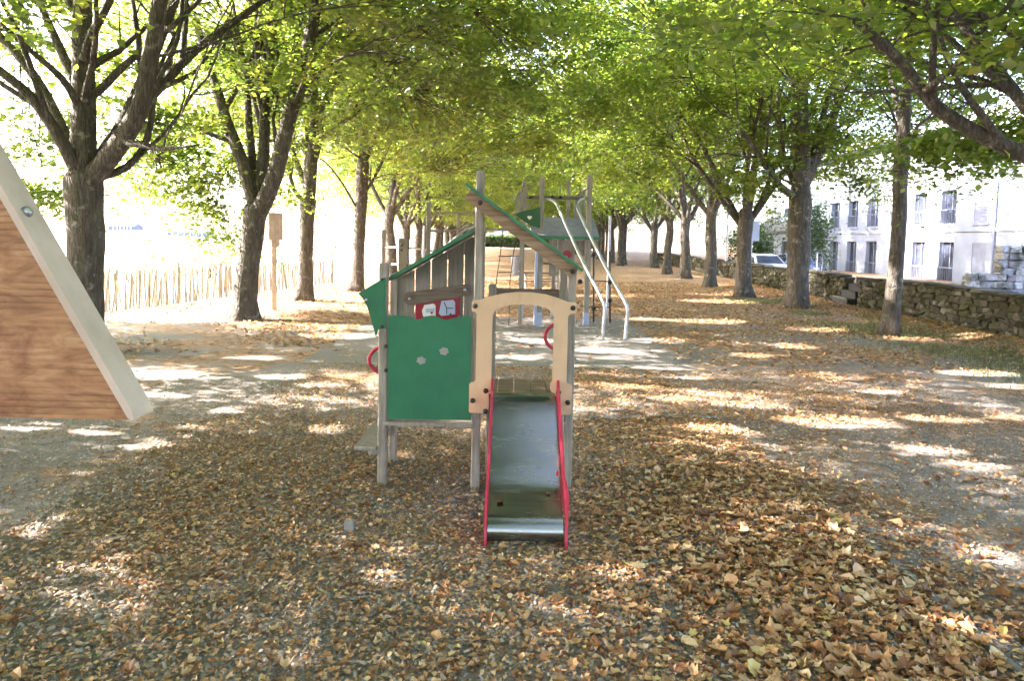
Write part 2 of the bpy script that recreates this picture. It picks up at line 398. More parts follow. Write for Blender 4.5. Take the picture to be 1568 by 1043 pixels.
# leaf mould colour over much of the soil, patchy
big = N(nt, "ShaderNodeTexNoise", i_Scale=.55, i_Detail=7.0, i_Roughness=.62); nt.links.new(pos, big.inputs['Vector'])
lv = N(nt, "ShaderNodeTexVoronoi", i_Scale=13.0, i_Randomness=1.0); nt.links.new(pos, lv.inputs['Vector'])
lcol = ramp(nt, lv.outputs['Color'], [(0, (.13, .065, .032)), (.4, (.27, .155, .08)), (.75, (.39, .25, .14)), (1, (.48, .34, .2))])
lm = N(nt, "ShaderNodeTexNoise", i_Scale=9.0, i_Detail=5.0, i_Roughness=.7); nt.links.new(pos, lm.inputs['Vector'])
# litter share grows with distance, where single leaves give way to the material
mr = N(nt, "ShaderNodeMapRange"); nt.links.new(sep.outputs[1], mr.inputs[0])
mr.inputs[1].default_value = 9; mr.inputs[2].default_value = 30; mr.inputs[3].default_value = -.06; mr.inputs[4].default_value = .20
s1 = N(nt, "ShaderNodeMath", operation='MULTIPLY_ADD'); nt.links.new(lm.outputs[0], s1.inputs[0]); s1.inputs[1].default_value = .5; nt.links.new(big.outputs[0], s1.inputs[2])
s2 = N(nt, "ShaderNodeMath", operation='ADD'); nt.links.new(s1.outputs[0], s2.inputs[0]); nt.links.new(mr.outputs[0], s2.inputs[1])
lmask = ramp(nt, s2.outputs[0], [(.70, (0, 0, 0)), (.80, (1, 1, 1))])
mx = N(nt, "ShaderNodeMix", data_type='RGBA'); nt.links.new(lmask.outputs[0], mx.inputs[0]); nt.links.new(mixf.outputs[2], mx.inputs[6]); nt.links.new(lcol.outputs[0], mx.inputs[7])
# dry pale earth outside the tree row on the left
me_ = N(nt, "ShaderNodeMapRange"); nt.links.new(sep.outputs[0], me_.inputs[0])
me_.inputs[1].default_value = -6.5; me_.inputs[2].default_value = -9.0; me_.inputs[3].default_value = 0; me_.inputs[4].default_value = 1
drc = ramp(nt, fine.outputs[0], [(.3, (.33, .31, .27)), (.7, (.45, .43, .385))])
mx2 = N(nt, "ShaderNodeMix", data_type='RGBA'); nt.links.new(me_.outputs[0], mx2.inputs[0]); nt.links.new(mx.outputs[2], mx2.inputs[6]); nt.links.new(drc.outputs[0], mx2.inputs[7])
nt.links.new(mx2.outputs[2], b.inputs['Base Color']); b.inputs['Roughness'].default_value = .95
bump(nt, b, fine.outputs[0], .7, .02)
M['ground'] = m
ground = link('ground', soup('ground', np.stack([GX.ravel(), GY.ravel(), GZ.ravel()], 1), GF, m)); tag(ground, kind='structure')
ground.data.polygons.foreach_set('use_smooth', [True] * len(ground.data.polygons))

# grey safety surface under the climbing tower
M['mat'] = plain_mat('grey_safety_surface', (.19, .18, .165), .95, 0, .45, 34, .5)
mb = MB(); mxs = np.linspace(-3.3, 2.9, 24); mys = np.linspace(11.4, 18.8, 26)
MXX, MYY = np.meshgrid(mxs, mys); MZZ = hz(MXX, MYY) + .006
k0 = (np.meshgrid(np.arange(23), np.arange(25))[1] * 24 + np.meshgrid(np.arange(23), np.arange(25))[0]).ravel()
surf = link('safety_surface', soup('safety_surface', np.stack([MXX.ravel(), MYY.ravel(), MZZ.ravel()], 1), np.stack([k0, k0 + 1, k0 + 25, k0 + 24], 1), M['mat'])); tag(surf, kind='structure')

# concrete edging of the play area, mostly buried in leaves
M['kerb'] = plain_mat('kerb_concrete', (.19, .18, .165), .9, 0, .3, 14, .2)
kr = thing('kerb', 'low grey edging strip along the play area, half buried in leaves', 'kerb')
for y0 in np.arange(2.6, 8.1, 1.0):
    MB().box(2.38, 2.44, y0 + .006, min(y0 + .994, 8.2), -.1, .040 + rng.uniform(-.025, .012), bev=.012).build('kerb_stone', M['kerb'], kr)
for x0 in np.arange(.9, 2.3, .72):
    MB().box(x0 + .006, x0 + .714, 8.13, 8.21, -.1, .05 + rng.uniform(-.012, .012), bev=.012).build('kerb_stone', M['kerb'], kr)

# ------------------------------------------------------------------ fallen leaves
def leaf_template(kind):
    if kind == 0:      # lobed leaf, curled
        out = [(0, -.5), (.22, -.40), (.44, -.26), (.36, -.04), (.50, .18), (.28, .30), (.03, .58), (-.22, .33), (-.50, .24), (-.38, -.02), (-.42, -.30), (-.2, -.38)]
    elif kind == 1:    # broad pointed leaf
        out = [(0, -.5), (.28, -.36), (.42, -.06), (.30, .22), (0, .56), (-.30, .22), (-.42, -.06), (-.28, -.36)]
    elif kind == 2:    # folded lobed leaf
        out = [(0, -.5), (.3, -.42), (.34, -.12), (.5, .1), (.2, .2), (.06, .54), (-.2, .26), (-.44, .3), (-.36, -.08), (-.3, -.4)]
    else:
        out = [(0, -.55), (.36, -.04), (0, .55), (-.36, .02)]
    P = [(0, 0)] + out
    cv = {0: .8, 1: 1.1, 2: 1.6, 3: .6}[kind]
    T = np.array([(x, y, cv * (x * x) - .14 + .35 * y * y * (1 if kind != 1 else -.5)) for x, y in P])
    n = len(out)
    Fc = np.array([(0, 1 + i, 1 + (i + 1) % n) for i in range(n)])
    if kind == 3:
        T = T[1:]; Fc = np.array([(0, 1, 2), (0, 2, 3)])
    T[:, 2] -= T[:, 2].min() * .6
    return T, Fc
LT = [leaf_template(k) for k in range(4)]
def litter_density(x, y):
    n1 = smooth_noise(x, y, 1.3, 11); n2 = smooth_noise(x, y, .5, 12); n3 = smooth_noise(x, y, 3.1, 13)
    d = 12 + 14 * np.clip(n1 + .2, 0, 1)
    inside = (x > -4.2) & (x < 2.4) & (y < 8.15)
    left_soft = np.clip((x + 3.75 + .5 * n3 + .35 * n1) / 1.5, 0, 1)
    dp = 165 + 60 * n1 + 50 * n3
    dp = dp + 210 * np.clip((x - .3 + .35 * n1) / 1.1, 0, 1)                  # heaped towards the kerb on the right
    dp = dp + 110 * np.exp(-((y - 7.9) / .6) ** 2) * (x > .4)
    dp = dp * np.where((x > -1.2) & (x < .5) & (y > 4.9) & (y < 6.4), .55, 1.)   # trodden under the playhouse
    d = np.where(inside, np.maximum(dp * left_soft, 14), d)
    mid = (y >= 8.15) & (y < 11.6) & (x > -3.2)
    d = np.where(mid, (150 + 90 * n1 + 60 * n2) * np.clip((7.0 - x) / 2.5, .12, 1) * np.clip((x + 3.3) / .7, .1, 1), d)
    rightg = (x > 2.4) & (y < 8.15)
    d = np.where(rightg, 42 + 90 * np.clip((5.2 - y) / 1.2, 0, 1) * np.clip(n3 + .7, 0, 1) + 34 * n1 + 40 * n3 * np.clip(x - 4.5, 0, 1) + 60 * np.exp(-((x - 2.6) / .35) ** 2), d)
    far = y >= 11.6
    d = np.where(far, np.clip(85 + 60 * n1 + 50 * n2, 12, 200), d)
    d = np.where((x > 9.6) & (x < 11.0) & (y > 8), 190, d)
    d = np.where((x > -3.3) & (x < 2.9) & (y > 11.4) & (y < 18.8), 14 + 12 * n1, d)
    d = np.where((x < -3.5) & (x > -6.0) & (y < 13) & ~inside, 13, d)
    d = np.where((x < -5.4) & (y > 12) & (y < 40), np.clip(30 + 70 * n1, 2, 90), d)
    for tx, ty in ((-6.3, 17.2), (-6.3, 22.4), (-5.7, 26.9), (8.7, 16.8), (9.25, 23.8), (8.8, 28), (9.1, 34.4), (-6.75, 11.9)):
        d = d + 110 * np.exp(-(((x - tx) ** 2 + (y - ty) ** 2) / .9))
    return np.clip(d * 3.6, 0, 1400)
def sample_leaves(x0, x1, y0, y1, dmax, scale):
    n = int((x1 - x0) * (y1 - y0) * dmax)
    x = rng.uniform(x0, x1, n); y = rng.uniform(y0, y1, n)
    keep = (rng.uniform(0, dmax, n) < litter_density(x, y) * scale) & (np.abs(x) < .76 * y + 1.9)
    return x[keep], y[keep]
Vs, Fs, off = [], [], 0
nx_, ny_ = sample_leaves(-11, 11, 2.4, 12, 1400, 1.0)
n = len(nx_)
sz = np.clip(rng.lognormal(np.log(.029), .34, n), .014, .075) * (1 + .42 * np.clip((nx_ - .2) / 1.2, 0, 1))
zz = hz(nx_, ny_) + rng.uniform(.002, .020, n) + .010 * np.clip(litter_density(nx_, ny_) / 300, 0, 1)
kinds = rng.choice(3, n, p=[.40, .28, .32]); kinds[ny_ > 6.4] = 3; Rm = rot_mats(rng, n, .30) @ (np.eye(3)[None] * np.stack([rng.uniform(.55, 1.1, n), rng.uniform(.85, 1.1, n), rng.uniform(.5, 1.6, n)], 1)[:, None, :])
NP = np.stack([nx_, ny_, zz], 1)
# the 300 that show largest in view are leaves of their own
u, v, dz = proj_np(NP)
show = np.where((u > 5) & (u < 1563) & (v > 20) & (v < 1040), sz / dz, 0)
show = show + 1e-6 * zz
show[kinds == 3] = 0; own = np.argsort(-show)[:295]; rest = np.ones(n, bool); rest[own] = False
for k in range(4):
    sel = rest & (kinds == k)
    V, Fc = scatter(LT[k][0], LT[k][1], NP[sel], sz[sel], Rm[sel]); Vs.append(V); Fs.append(Fc + off); off += len(V)
fx, fy = sample_leaves(-14, 14, 12, 36, 400, .36)
n2 = len(fx); fs_ = rng.uniform(.05, .10, n2)
V, Fc = scatter(LT[3][0], LT[3][1], np.stack([fx, fy, hz(fx, fy) + rng.uniform(.008, .035, n2)], 1), fs_, rot_mats(rng, n2, .3)); Vs.append(V); Fs.append(Fc + off); off += len(V)
litter = link('leaf_litter', soup('leaf_litter', np.concatenate(Vs), np.concatenate(Fs), M['fallen']), ground); tag(litter, kind='stuff')
lmesh = []
for k in range(3):
    me = bpy.data.meshes.new('leaf'); me.from_pydata(LT[k][0].tolist(), [], LT[k][1].tolist()); me.materials.append(M['fallen']); lmesh.append(me)
for i in own:
    o = link('leaf', lmesh[kinds[i]], ground)
    mw = Matrix(Rm[i].tolist()).to_4x4(); o.matrix_world = Matrix.Translation(Vector((NP[i][0], NP[i][1], NP[i][2] + .012))) @ mw @ Matrix.Scale(sz[i] * 1.08, 4)

for lx, ly, lz, k, sc_ in ((-.05, 4.93, .212, 0, .05), (.28, 5.03, .238, 1, .035), (.02, 5.83, .785, 2, .045), (.24, 6.1, .765, 0, .05), (-.8, 6.05, .54, 1, .05)):
    o = link('leaf', lmesh[k], ground); o.matrix_world = Matrix.Translation((lx, ly, lz)) @ Matrix.Rotation(lx * 9, 4, 'Z') @ Matrix.Scale(sc_, 4)

# wood chips in the play area, grit on the paths
def chips(name, x0, x1, y0, y1, dens, lo, hi, cond=None):
    n = int((x1 - x0) * (y1 - y0) * dens); x = rng.uniform(x0, x1, n); y = rng.uniform(y0, y1, n)
    k = (np.abs(x) < .75 * y + 1); x, y = x[k], y[k]
    if cond is not None:
        k = cond(x, y); x, y = x[k], y[k]
    T = np.array([(-.5, -.2, 0), (.5, -.24, 0), (.46, .2, 0), (-.42, .24, 0), (0, 0, .28)]); TF = np.array([(0, 1, 4), (1, 2, 4), (2, 3, 4), (3, 0, 4)])
    V, Fc = scatter(T, TF, np.stack([x, y, hz(x, y) + rng.uniform(0, .012, len(x))], 1), rng.uniform(lo, hi, len(x)), rot_mats(rng, len(x), .5))
    o = link(name, soup(name, V, Fc, M['chip']), ground); tag(o, kind='stuff'); return o
chips('wood_chips', -3.3, 2.36, 2.5, 8.1, 1500, .016, .042, lambda x, y: rng.random(len(x)) < np.clip(1.15 - (y - 3) * .13, .35, 1))
chips('grit', -9, 9, 2.5, 10, 620, .010, .030, lambda x, y: (x < -3.3) | (x > 2.44) | (y > 8.2))

# crumbled leaf between the whole ones
n = 90000; x = rng.uniform(-5, 6, n); y = rng.uniform(2.5, 11.5, n)
k = (np.abs(x) < .75 * y + 1) & (rng.random(n) < np.clip(litter_density(x, y) / 420, .06, 1) * np.clip(1.3 - y * .07, .4, 1)); x, y = x[k], y[k]
T = np.array([(-.5, -.3, 0), (.45, -.38, .12), (.1, .5, .2)]); TF = np.array([(0, 1, 2)])
V, Fc = scatter(T, TF, np.stack([x, y, hz(x, y) + rng.uniform(.004, .03, len(x))], 1), rng.uniform(.012, .030, len(x)), rot_mats(rng, len(x), .5))
tag(link('leaf_crumbs', soup('leaf_crumbs', V, Fc, M['fallen']), ground), kind='stuff')

n = 420; x = rng.uniform(-6, 7, n); y = rng.uniform(2.8, 11, n); mb = MB(); rg0 = random.Random(4)
for xx, yy in zip(x, y):
    l = rg0.uniform(.04, .16); an = rg0.uniform(0, 6.28); z0 = float(hz(xx, yy)) + .022
    mb.tube([(xx, yy, z0), (xx + l * .5 * math.cos(an), yy + l * .5 * math.sin(an), z0 + .006), (xx + l * math.cos(an + .25), yy + l * math.sin(an + .25), z0 + .002)], [.003, .0026, .0015], 4, 0, False)
tag(mb.build('twigs', M['bark'], ground), kind='stuff')

# grass by the wall on the right
def grass(name, pts, h, parent=ground):
    n = len(pts); T = np.array([(-.06, 0, 0), (.06, 0, 0), (.03, .12, .6), (0, .35, 1.0)]); TF = np.array([(0, 1, 2), (0, 2, 3)])
    V, Fc = scatter(T, TF, pts, rng.uniform(h * .5, h, n), rot_mats(rng, n, .25))
    return tag(link(name, soup(name, V, Fc, M['grass']), parent), kind='stuff')
n = 26000; gx = rng.normal(8.9, .8, n); gy = rng.uniform(9, 30, n)
k = (smooth_noise(gx, gy, .9, 21) > .05 - .5 * np.exp(-((gy - 14.5) / 2.6) ** 2)); gx, gy = gx[k], gy[k]
grass('grass', np.stack([gx, gy, hz(gx, gy)], 1), .09)

# ------------------------------------------------------------------ trees
CT = np.array([(0, -.5, 0), (.40, -.02, .08), (0, .55, -.08), (-.40, .04, .08)])
CF = np.array([(0, 1, 2), (0, 2, 3)])
def bend(p0, d, length, n, wander, lift, rg):
    pts = [Vector(p0)]; d = Vector(d).normalized()
    for i in range(n):
        d = (d + Vector((rg.gauss(0, wander), rg.gauss(0, wander), rg.gauss(0, wander) + lift))).normalized()
        pts.append(pts[-1] + d * (length / n))
    return pts
def resample(pts, k=3):
    """smooth curve through given points (Catmull-Rom)"""
    P = [Vector(p) for p in pts]; out = []
    for i in range(len(P) - 1):
        a, b_, c, d = P[max(i - 1, 0)], P[i], P[i + 1], P[min(i + 2, len(P) - 1)]
        for j in range(k):
            t = j / k
            out.append(.5 * ((2 * b_) + (c - a) * t + (2 * a - 5 * b_ + 4 * c - d) * t * t + (3 * b_ - a - 3 * c + d) * t ** 3))
    out.append(P[-1]); return out
def lin(a, b_, n): return [a + (b_ - a) * i / (n - 1) for i in range(n)]

def trunk_mesh(pts, r0, r1, rg, sides=14):
    pts = resample(pts, 4); n = len(pts); L = 0; ls = [0]
    for i in range(1, n): L += (pts[i] - pts[i - 1]).length; ls.append(L)
    rad = [(r0 + (r1 - r0) * l / L) * (1 + .55 * math.exp(-l / .22)) for l in ls]
    if n > 6: rad[-1] *= .80; rad[-2] *= 1.06; rad[-3] *= 1.06
    pts[0] = pts[0] - Vector((0, 0, .15))
    mb = MB(); mb.tube(pts, rad, sides, 0, True, .07, rg)
    ph = [rg.uniform(0, 6.28) for _ in range(3)]
    # root flare lobes
    for i, v in enumerate(mb.v):
        ring = i // sides
        if ring < n:
            l = ls[ring]; k = i % sides; an = 2 * math.pi * k / sides
            f = 1 + .30 * math.exp(-l / .28) * math.sin(an * 3 + ph[0]) + .045 * math.sin(an * 2 + ph[1] + l * 1.6) + .03 * math.sin(l * 5 + ph[2] + an)
            c = pts[ring]; mb.v[i] = (c.x + (v[0] - c.x) * f, c.y + (v[1] - c.y) * f, v[2])
    return mb
def limb_mesh(main, r0, r1, rg, subs=4, nodes=None, sides=9, sublen=(1.6, 3.2), swell=None):
    pts = resample(main, 3); n = len(pts); mb = MB()
    rad = [r0 + (r1 - r0) * (i / (n - 1)) ** .85 for i in range(n)]
    if swell: rad = [r0 * .9 if i < 2 else (swell + (r1 - swell) * ((i - 2) / (n - 3)) ** .85) for i in range(n)]
    mb.tube(pts, rad, sides, 0, True, .1, rg)
    if nodes is not None: nodes.extend([(p, r) for p, r in zip(pts, rad)][n // 3:])
    for _ in range(subs):
        i = rg.randrange(int(n * .35), n - 1); p = pts[i]; t = (pts[i + 1] - pts[i]).normalized()
        side = Vector((rg.gauss(0, 1), rg.gauss(0, 1), rg.gauss(.1, .6))).normalized()
        sp = bend(p, t * .7 + side * .7, rg.uniform(*sublen), 7, .10, .05, rg)
        rs = min(rad[i] * .6, .07)
        mb.tube(sp, lin(rs, .012, 8), 6, 0, True)
        if nodes is not None: nodes.extend([(q, .02) for q in sp[2:]])
        for _k in range(2):
            j = rg.randrange(2, 7)
            s2 = bend(sp[j], (sp[min(j + 1, 7)] - sp[j - 1]).normalized() + Vector((rg.gauss(0, .7), rg.gauss(0, .7), rg.gauss(0, .5))), rg.uniform(.7, 1.5), 5, .16, .0, rg)
            mb.tube(s2, lin(.018, .006, 6), 4, 0, False)
            if nodes is not None: nodes.extend([(q, .01) for q in s2[2:]])
    return mb
def crown_mesh(name, nodes, nclus, per, shape, seed, low_in=5.0, low_out=3.1, leaf=(.075, .175), flecks_at=None, extra=None):
    """leaf sprays through the crown's volume, each fed by a twig from the nearest branch"""
    rg = np.random.default_rng(seed); cx, cy_, cz, rx, ry, rz_ = shape
    C = []
    holes = [np.array([cx + rg.normal(0, .55) * rx, cy_ + rg.normal(0, .6) * ry, cz + rg.normal(0, .5) * rz_, rg.uniform(.7, 1.5)]) for _ in range(9)]
    while len(C) < nclus:
        d = rg.normal(0, 1, 3); d /= (np.abs(d) ** 3).sum() ** (1 / 3); r = rg.random() ** .42
        lob = 1 + .14 * math.sin(3 * math.atan2(d[1], d[0]) + seed) + .10 * math.sin(5 * d[2] + seed * 2)
        p = np.array([cx + d[0] * rx * r * lob, cy_ + d[1] * ry * r * lob, cz + d[2] * rz_ * r * lob])
        rho = math.hypot((p[0] - cx) / rx, (p[1] - cy_) / ry)
        low = low_in + (low_out - low_in) * min(1, max(0, (rho - .35) / .45)) + rg.normal(0, .25)
        if p[2] < low or any(((p - h[:3]) ** 2).sum() < h[3] ** 2 for h in holes): continue
        C.append(p)
    C = np.array(C)
    if extra is not None: C = np.concatenate([C, np.array(extra)]); nclus = len(C)
    npos = np.array([list(p) for p, r in nodes])
    mb = MB(); rr = random.Random(seed)
    for c in C:
        d2 = ((npos - c) ** 2).sum(1) + np.where(npos[:, 2] > c[2] + .3, 1.5, 0); j = int(d2.argmin())
        a = Vector(npos[j]); b_ = Vector(c)
        mid = a.lerp(b_, .5) + Vector((rr.gauss(0, .12), rr.gauss(0, .12), rr.gauss(.12, .1)))
        q = resample([a, mid, b_], 2); mb.tube(q, lin(.017, .005, len(q)), 3, 1, False)
    tv = np.array(mb.v); tf = np.array([f for f in mb.f])
    cnt = np.maximum(20, rg.normal(per, per * .3, nclus)).astype(int)
    idx = np.repeat(np.arange(nclus), cnt); n = len(idx)
    sg = rg.uniform(.28, .54, nclus)
    P = C[idx] + rg.normal(0, 1, (n, 3)) * np.stack([sg[idx], sg[idx], sg[idx] * .36], 1)
    dr = P[:, :2] - C[idx][:, :2]; P[:, 2] -= .28 * (dr ** 2).sum(1)
    if flecks_at is not None:
        keep = ~in_fleck(P + np.array([flecks_at[0], flecks_at[1], 0]))
        P = P[keep]; n = len(P)
    sz = rg.uniform(*leaf, n)
    V, Fc = scatter(CT, CF, P, sz, rot_mats(rg, n, .55))
    # twigs are quads: split them
    tf3 = np.concatenate([tf[:, [0, 1, 2]], tf[:, [0, 2, 3]]]) + len(V)
    return soup(name, np.concatenate([V, tv]), np.concatenate([Fc, tf3]), [M['leaf'], M['bark']], mi=np.concatenate([np.zeros(len(Fc)), np.ones(len(tf3))]))

# gaps in the canopy: where the photograph shows flecks of sun on the ground (centre and half size in its pixels)
FLECKS = [(1290, 648, 88, 9), (1150, 622, 60, 4), (1110, 665, 52, 7), (1040, 612, 40, 4), (1430, 690, 48, 6), (1495, 716, 55, 6), (1440, 642, 60, 4), (1500, 572, 60, 4), (1290, 577, 45, 4), (960, 592, 45, 5), (925, 576, 40, 4),
          (930, 537, 50, 4), (1010, 522, 50, 3), (1215, 531, 32, 4), (1080, 492, 60, 3), (660, 819, 32, 8), (600, 886, 15, 9), (732, 765, 14, 10), (680, 690, 30, 5), (500, 658, 34, 5), (430, 577, 40, 4), (250, 575, 60, 8), (245, 606, 42, 3),
          (55, 655, 60, 6), (150, 661, 52, 6), (225, 685, 40, 4), (85, 797, 26, 5), (45, 815, 24, 4), (125, 722, 24, 4), (1550, 640, 40, 4), (1545, 592, 36, 4), (1455, 805, 40, 7), (1515, 852, 44, 7), (1515, 975, 55, 9), (1540, 780, 40, 5),
          (575, 682, 26, 4), (480, 590, 30, 3), (345, 628, 22, 4), (380, 548, 50, 4), (520, 515, 60, 5), (820, 522, 40, 3), (790, 548, 50, 3), (1150, 545, 30, 3), (1400, 520, 40, 3), (1250, 505, 50, 3), (990, 490, 40, 3), (1100, 462, 60, 3),
          (620, 700, 14, 4), (1000, 800, 14, 5), (960, 880, 12, 7), (1345, 600, 40, 3), (1060, 580, 30, 3), (870, 560, 30, 3), (30, 735, 30, 4), (1500, 520, 40, 3)]
FE = []
for fx_, fy_, fa, fb in FLECKS:
    c_, e_, t_, b0 = gp(fx_, fy_), gp(fx_ + fa, fy_), gp(fx_, fy_ - fb), gp(fx_, fy_ + fb)
    FE.append((c_.x, (t_.y + b0.y) / 2, max(.08, (e_.x - c_.x)), max(.10, (t_.y - b0.y) / 2)))
FE = np.array(FE)
def in_fleck(P):
    gx_ = P[:, 0] - sd.x * P[:, 2] / sd.z; gy_ = P[:, 1] - sd.y * P[:, 2] / sd.z
    hit = np.zeros(len(P), bool); w_ = .35 * smooth_noise(gx_, gy_, 5.0, 9)
    for cx_, cy2, ra, rb in FE: hit |= ((gx_ - cx_) / ra) ** 2 + ((gy_ - cy2) / (rb + .04)) ** 2 < 1 + w_
    return hit
SHAPE = (0, 0, 8.2, 8.2, 4.1, 5.5)
def generic_tree(seed, r0=.36, fork=3.2, nl=5, shape=SHAPE, ncl=370, per=160, lean=0, flecks_at=None, low=(5.0, 3.1)):
    rg = random.Random(seed); nodes = []
    tp = [(0, 0, 0), (lean * .3 + rg.gauss(0, .03), rg.gauss(0, .03), fork * .35), (lean * .65 + rg.gauss(0, .05), rg.gauss(0, .05), fork * .7), (lean, 0, fork)]
    tr = trunk_mesh(tp, r0, r0 * .86, rg)
    limbs = []; top = Vector(tp[-1]); a0 = rg.uniform(0, 6.28)
    for k in range(nl):
        an = a0 + 2 * math.pi * k / nl + rg.gauss(0, .25); inc = rg.uniform(.35, .75)
        d = Vector((math.cos(an) * math.sin(inc) * 1.15, math.sin(an) * math.sin(inc) * .85, math.cos(inc)))
        st = top + Vector((math.cos(an) * r0 * .12, math.sin(an) * r0 * .12, -.55 - .2 * rg.random()))
        main = bend(st, d, rg.uniform(5.5, 7.5), 6, .10, .03, rg)
        limbs.append(limb_mesh(main, r0 * rg.uniform(.36, .5), .035, rg, 6, nodes))
    lead = bend(top - Vector((0, 0, .4)), (rg.gauss(0, .1), rg.gauss(0, .1), 1), 7.5, 6, .06, .05, rg)
    limbs.append(limb_mesh(lead, r0 * .62, .03, rg, 7, nodes))
    cr = crown_mesh('crown', nodes, ncl, per, shape, seed, *low, flecks_at=flecks_at)
    return tr.mesh('trunk', M['bark'], True), [l.mesh('limb', M['bark'], True) for l in limbs], cr
def plant(name, parts, loc, label, rz=0, sc=1.0, group=None, zs=1.0):
    t = thing(name, label, 'tree', loc, rz, group); t.scale = (sc, sc, sc * zs)
    trm, lim, cr = parts
    link('trunk', trm, t)
    for l in lim: link('limb', l, t)
    link('crown', cr, t)
    return t
VAR = [generic_tree(100 + i, r0=[.29, .27, .31, .25][i], fork=[3.2, 3.5, 2.9, 3.3][i], nl=[5, 4, 6, 5][i]) for i in range(4)]

# trees with the limbs of the photograph. Points are measured in the photograph at the tree's own distance; the last number is the offset in depth.
def limb_px(pl, Y, base):
    return [at(x, y, Y + dy) - base for x, y, dy in pl]
def photo_tree(seed, base, Y, trunk_px, r0, r1, limbs_px, shape, ncl, per, low_in, low_out, extra=2, hang=()):
    rg = random.Random(seed); nodes = []
    tr = trunk_mesh(limb_px(trunk_px, Y, base), r0, r1, rg, 16)
    lim = []
    tw = [Vector(q) for q in limb_px(trunk_px, Y, base)]
    for pl, ra, rb, subs in limbs_px:
        P = limb_px(pl, Y, base)
        if (P[0] - tw[-1]).length < 1.0:          # springs from the fork
            P = [tw[-1].lerp(tw[-2], .75), tw[-1].lerp(P[0], .35) - Vector((0, 0, .12))] + P[1:]
            lim.append(limb_mesh(P, min(ra, r1 * .62), rb, rg, subs, nodes, swell=ra))
        else: lim.append(limb_mesh(P, ra, rb, rg, subs, nodes))
    top = Vector(limb_px([trunk_px[-1]], Y, base)[0])
    for k in range(extra):     # limbs on the far side and upwards, hidden behind the others
        an = rg.uniform(.6, 2.5); main = bend(top - Vector((0, 0, .3)), (math.cos(an) * .5, math.sin(an) * .6, 1), 6.5, 6, .08, .03, rg)
        lim.append(limb_mesh(main, r1 * .5, .03, rg, 6, nodes))
    cr = crown_mesh('crown', nodes, ncl, per, shape, seed, low_in, low_out, flecks_at=(base.x, base.y), extra=[list(at(hx + rg.gauss(0, 14), hy + rg.gauss(0, 10), Y + hd + rg.gauss(0, .5)) - base) for hx, hy, hd in hang for _ in range(3)] or None)
    return tr.mesh('trunk', M['bark'], True), [l.mesh('limb', M['bark'], True) for l in lim], cr

B1 = Vector((-6.75, 11.9, 0)); 
T1 = photo_tree(11, B1, 11.9, [(134, 541, 0), (132, 430, 0), (130, 330, 0), (127, 262, 0)], .235, .28, [
    ([(120, 285, 0), (128, 200, .1), (128, 110, .2), (126, 0, .3), (130, -130, .5)], .24, .12, 4),
    ([(148, 285, -.1), (172, 235, -.1), (215, 165, -.2), (230, 90, -.2), (247, -10, -.3), (262, -120, -.2)], .185, .10, 3),
    ([(165, 275, .2), (195, 255, .3), (226, 210, .4), (240, 130, .5), (272, 60, .6), (281, -30, .7)], .075, .03, 2),
    ([(108, 250, -.2), (85, 200, -.3), (45, 145, -.5), (0, 108, -.6), (-70, 50, -.8)], .12, .05, 2),
    ([(112, 240, .1), (90, 185, .3), (52, 115, .5), (0, 55, .6), (-60, -10, .8)], .11, .05, 2),
    ([(120, 160, -.1), (95, 120, -.3), (50, 80, -.4), (0, 35, -.5)], .07, .03, 1),
    ([(128, 150, .1), (150, 140, .1), (190, 100, .1), (240, 60, .2), (290, 15, .3), (330, -25, .5)], .08, .03, 2),
    ([(118, 130, .2), (90, 70, .4), (60, 0, .5), (40, -80, .6)], .09, .04, 2),
    ([(130, 90, .0), (142, 50, -.2), (168, 0, -.3), (190, -60, -.4)], .09, .04, 2),
], (1.6, .6, 9.4, 5.6, 4.2, 4.6), 320, 160, 7.6, 5.2, hang=[(50, 230, 3), (80, 300, 3), (40, 300, 4), (95, 190, 3), (215, 150, 2), (250, 190, 2), (190, 110, 1.5)])
t1 = plant('avenue_tree', T1, B1, 'thick pale tree at far left, many limbs fanning out behind the wooden board', group='trees of the avenue')

B2 = gp(368, 489); Y2 = B2.y
T2 = photo_tree(12, B2, Y2, [(370, 490, 0), (378, 420, 0), (388, 350, 0), (393, 312, 0)], .275, .255, [
    ([(388, 320, 0), (376, 262, 0), (352, 200, .1), (338, 155, .2), (318, 95, .4), (300, 30, .6)], .19, .07, 4),
    ([(396, 320, .1), (404, 230, .2), (405, 160, .2), (416, 80, .3), (425, -20, .4)], .17, .06, 4),
    ([(400, 330, -.1), (420, 270, -.2), (440, 190, -.2), (458, 120, -.2), (474, 60, -.3), (490, -30, -.3)], .22, .12, 4),
    ([(405, 215, .2), (388, 150, .4), (372, 100, .5), (358, 40, .6)], .07, .03, 2),
    ([(446, 165, -.2), (480, 120, -.4), (530, 85, -.6), (590, 80, -.8), (640, 92, -1)], .055, .02, 3),
    ([(404, 170, .2), (396, 110, .1), (392, 50, .0), (398, -20, .0)], .08, .04, 2),
], (2.0, .3, 8.8, 6.5, 4.3, 5.2), 390, 165, 6.2, 3.6, hang=[(225, 215, 1), (255, 245, 1.5), (290, 230, 1), (300, 275, 1.5), (325, 250, 1), (335, 320, 2), (275, 300, 2), (240, 285, 2), (310, 195, 1), (350, 360, 2.5), (205, 260, 1.5), (420, 250, 2), (430, 300, 2.5), (455, 160, -.5), (440, 110, -1)])
plant('avenue_tree', T2, B2, 'left row tree leaning right before the paling fence, trunk parting into three limbs', group='trees of the avenue')

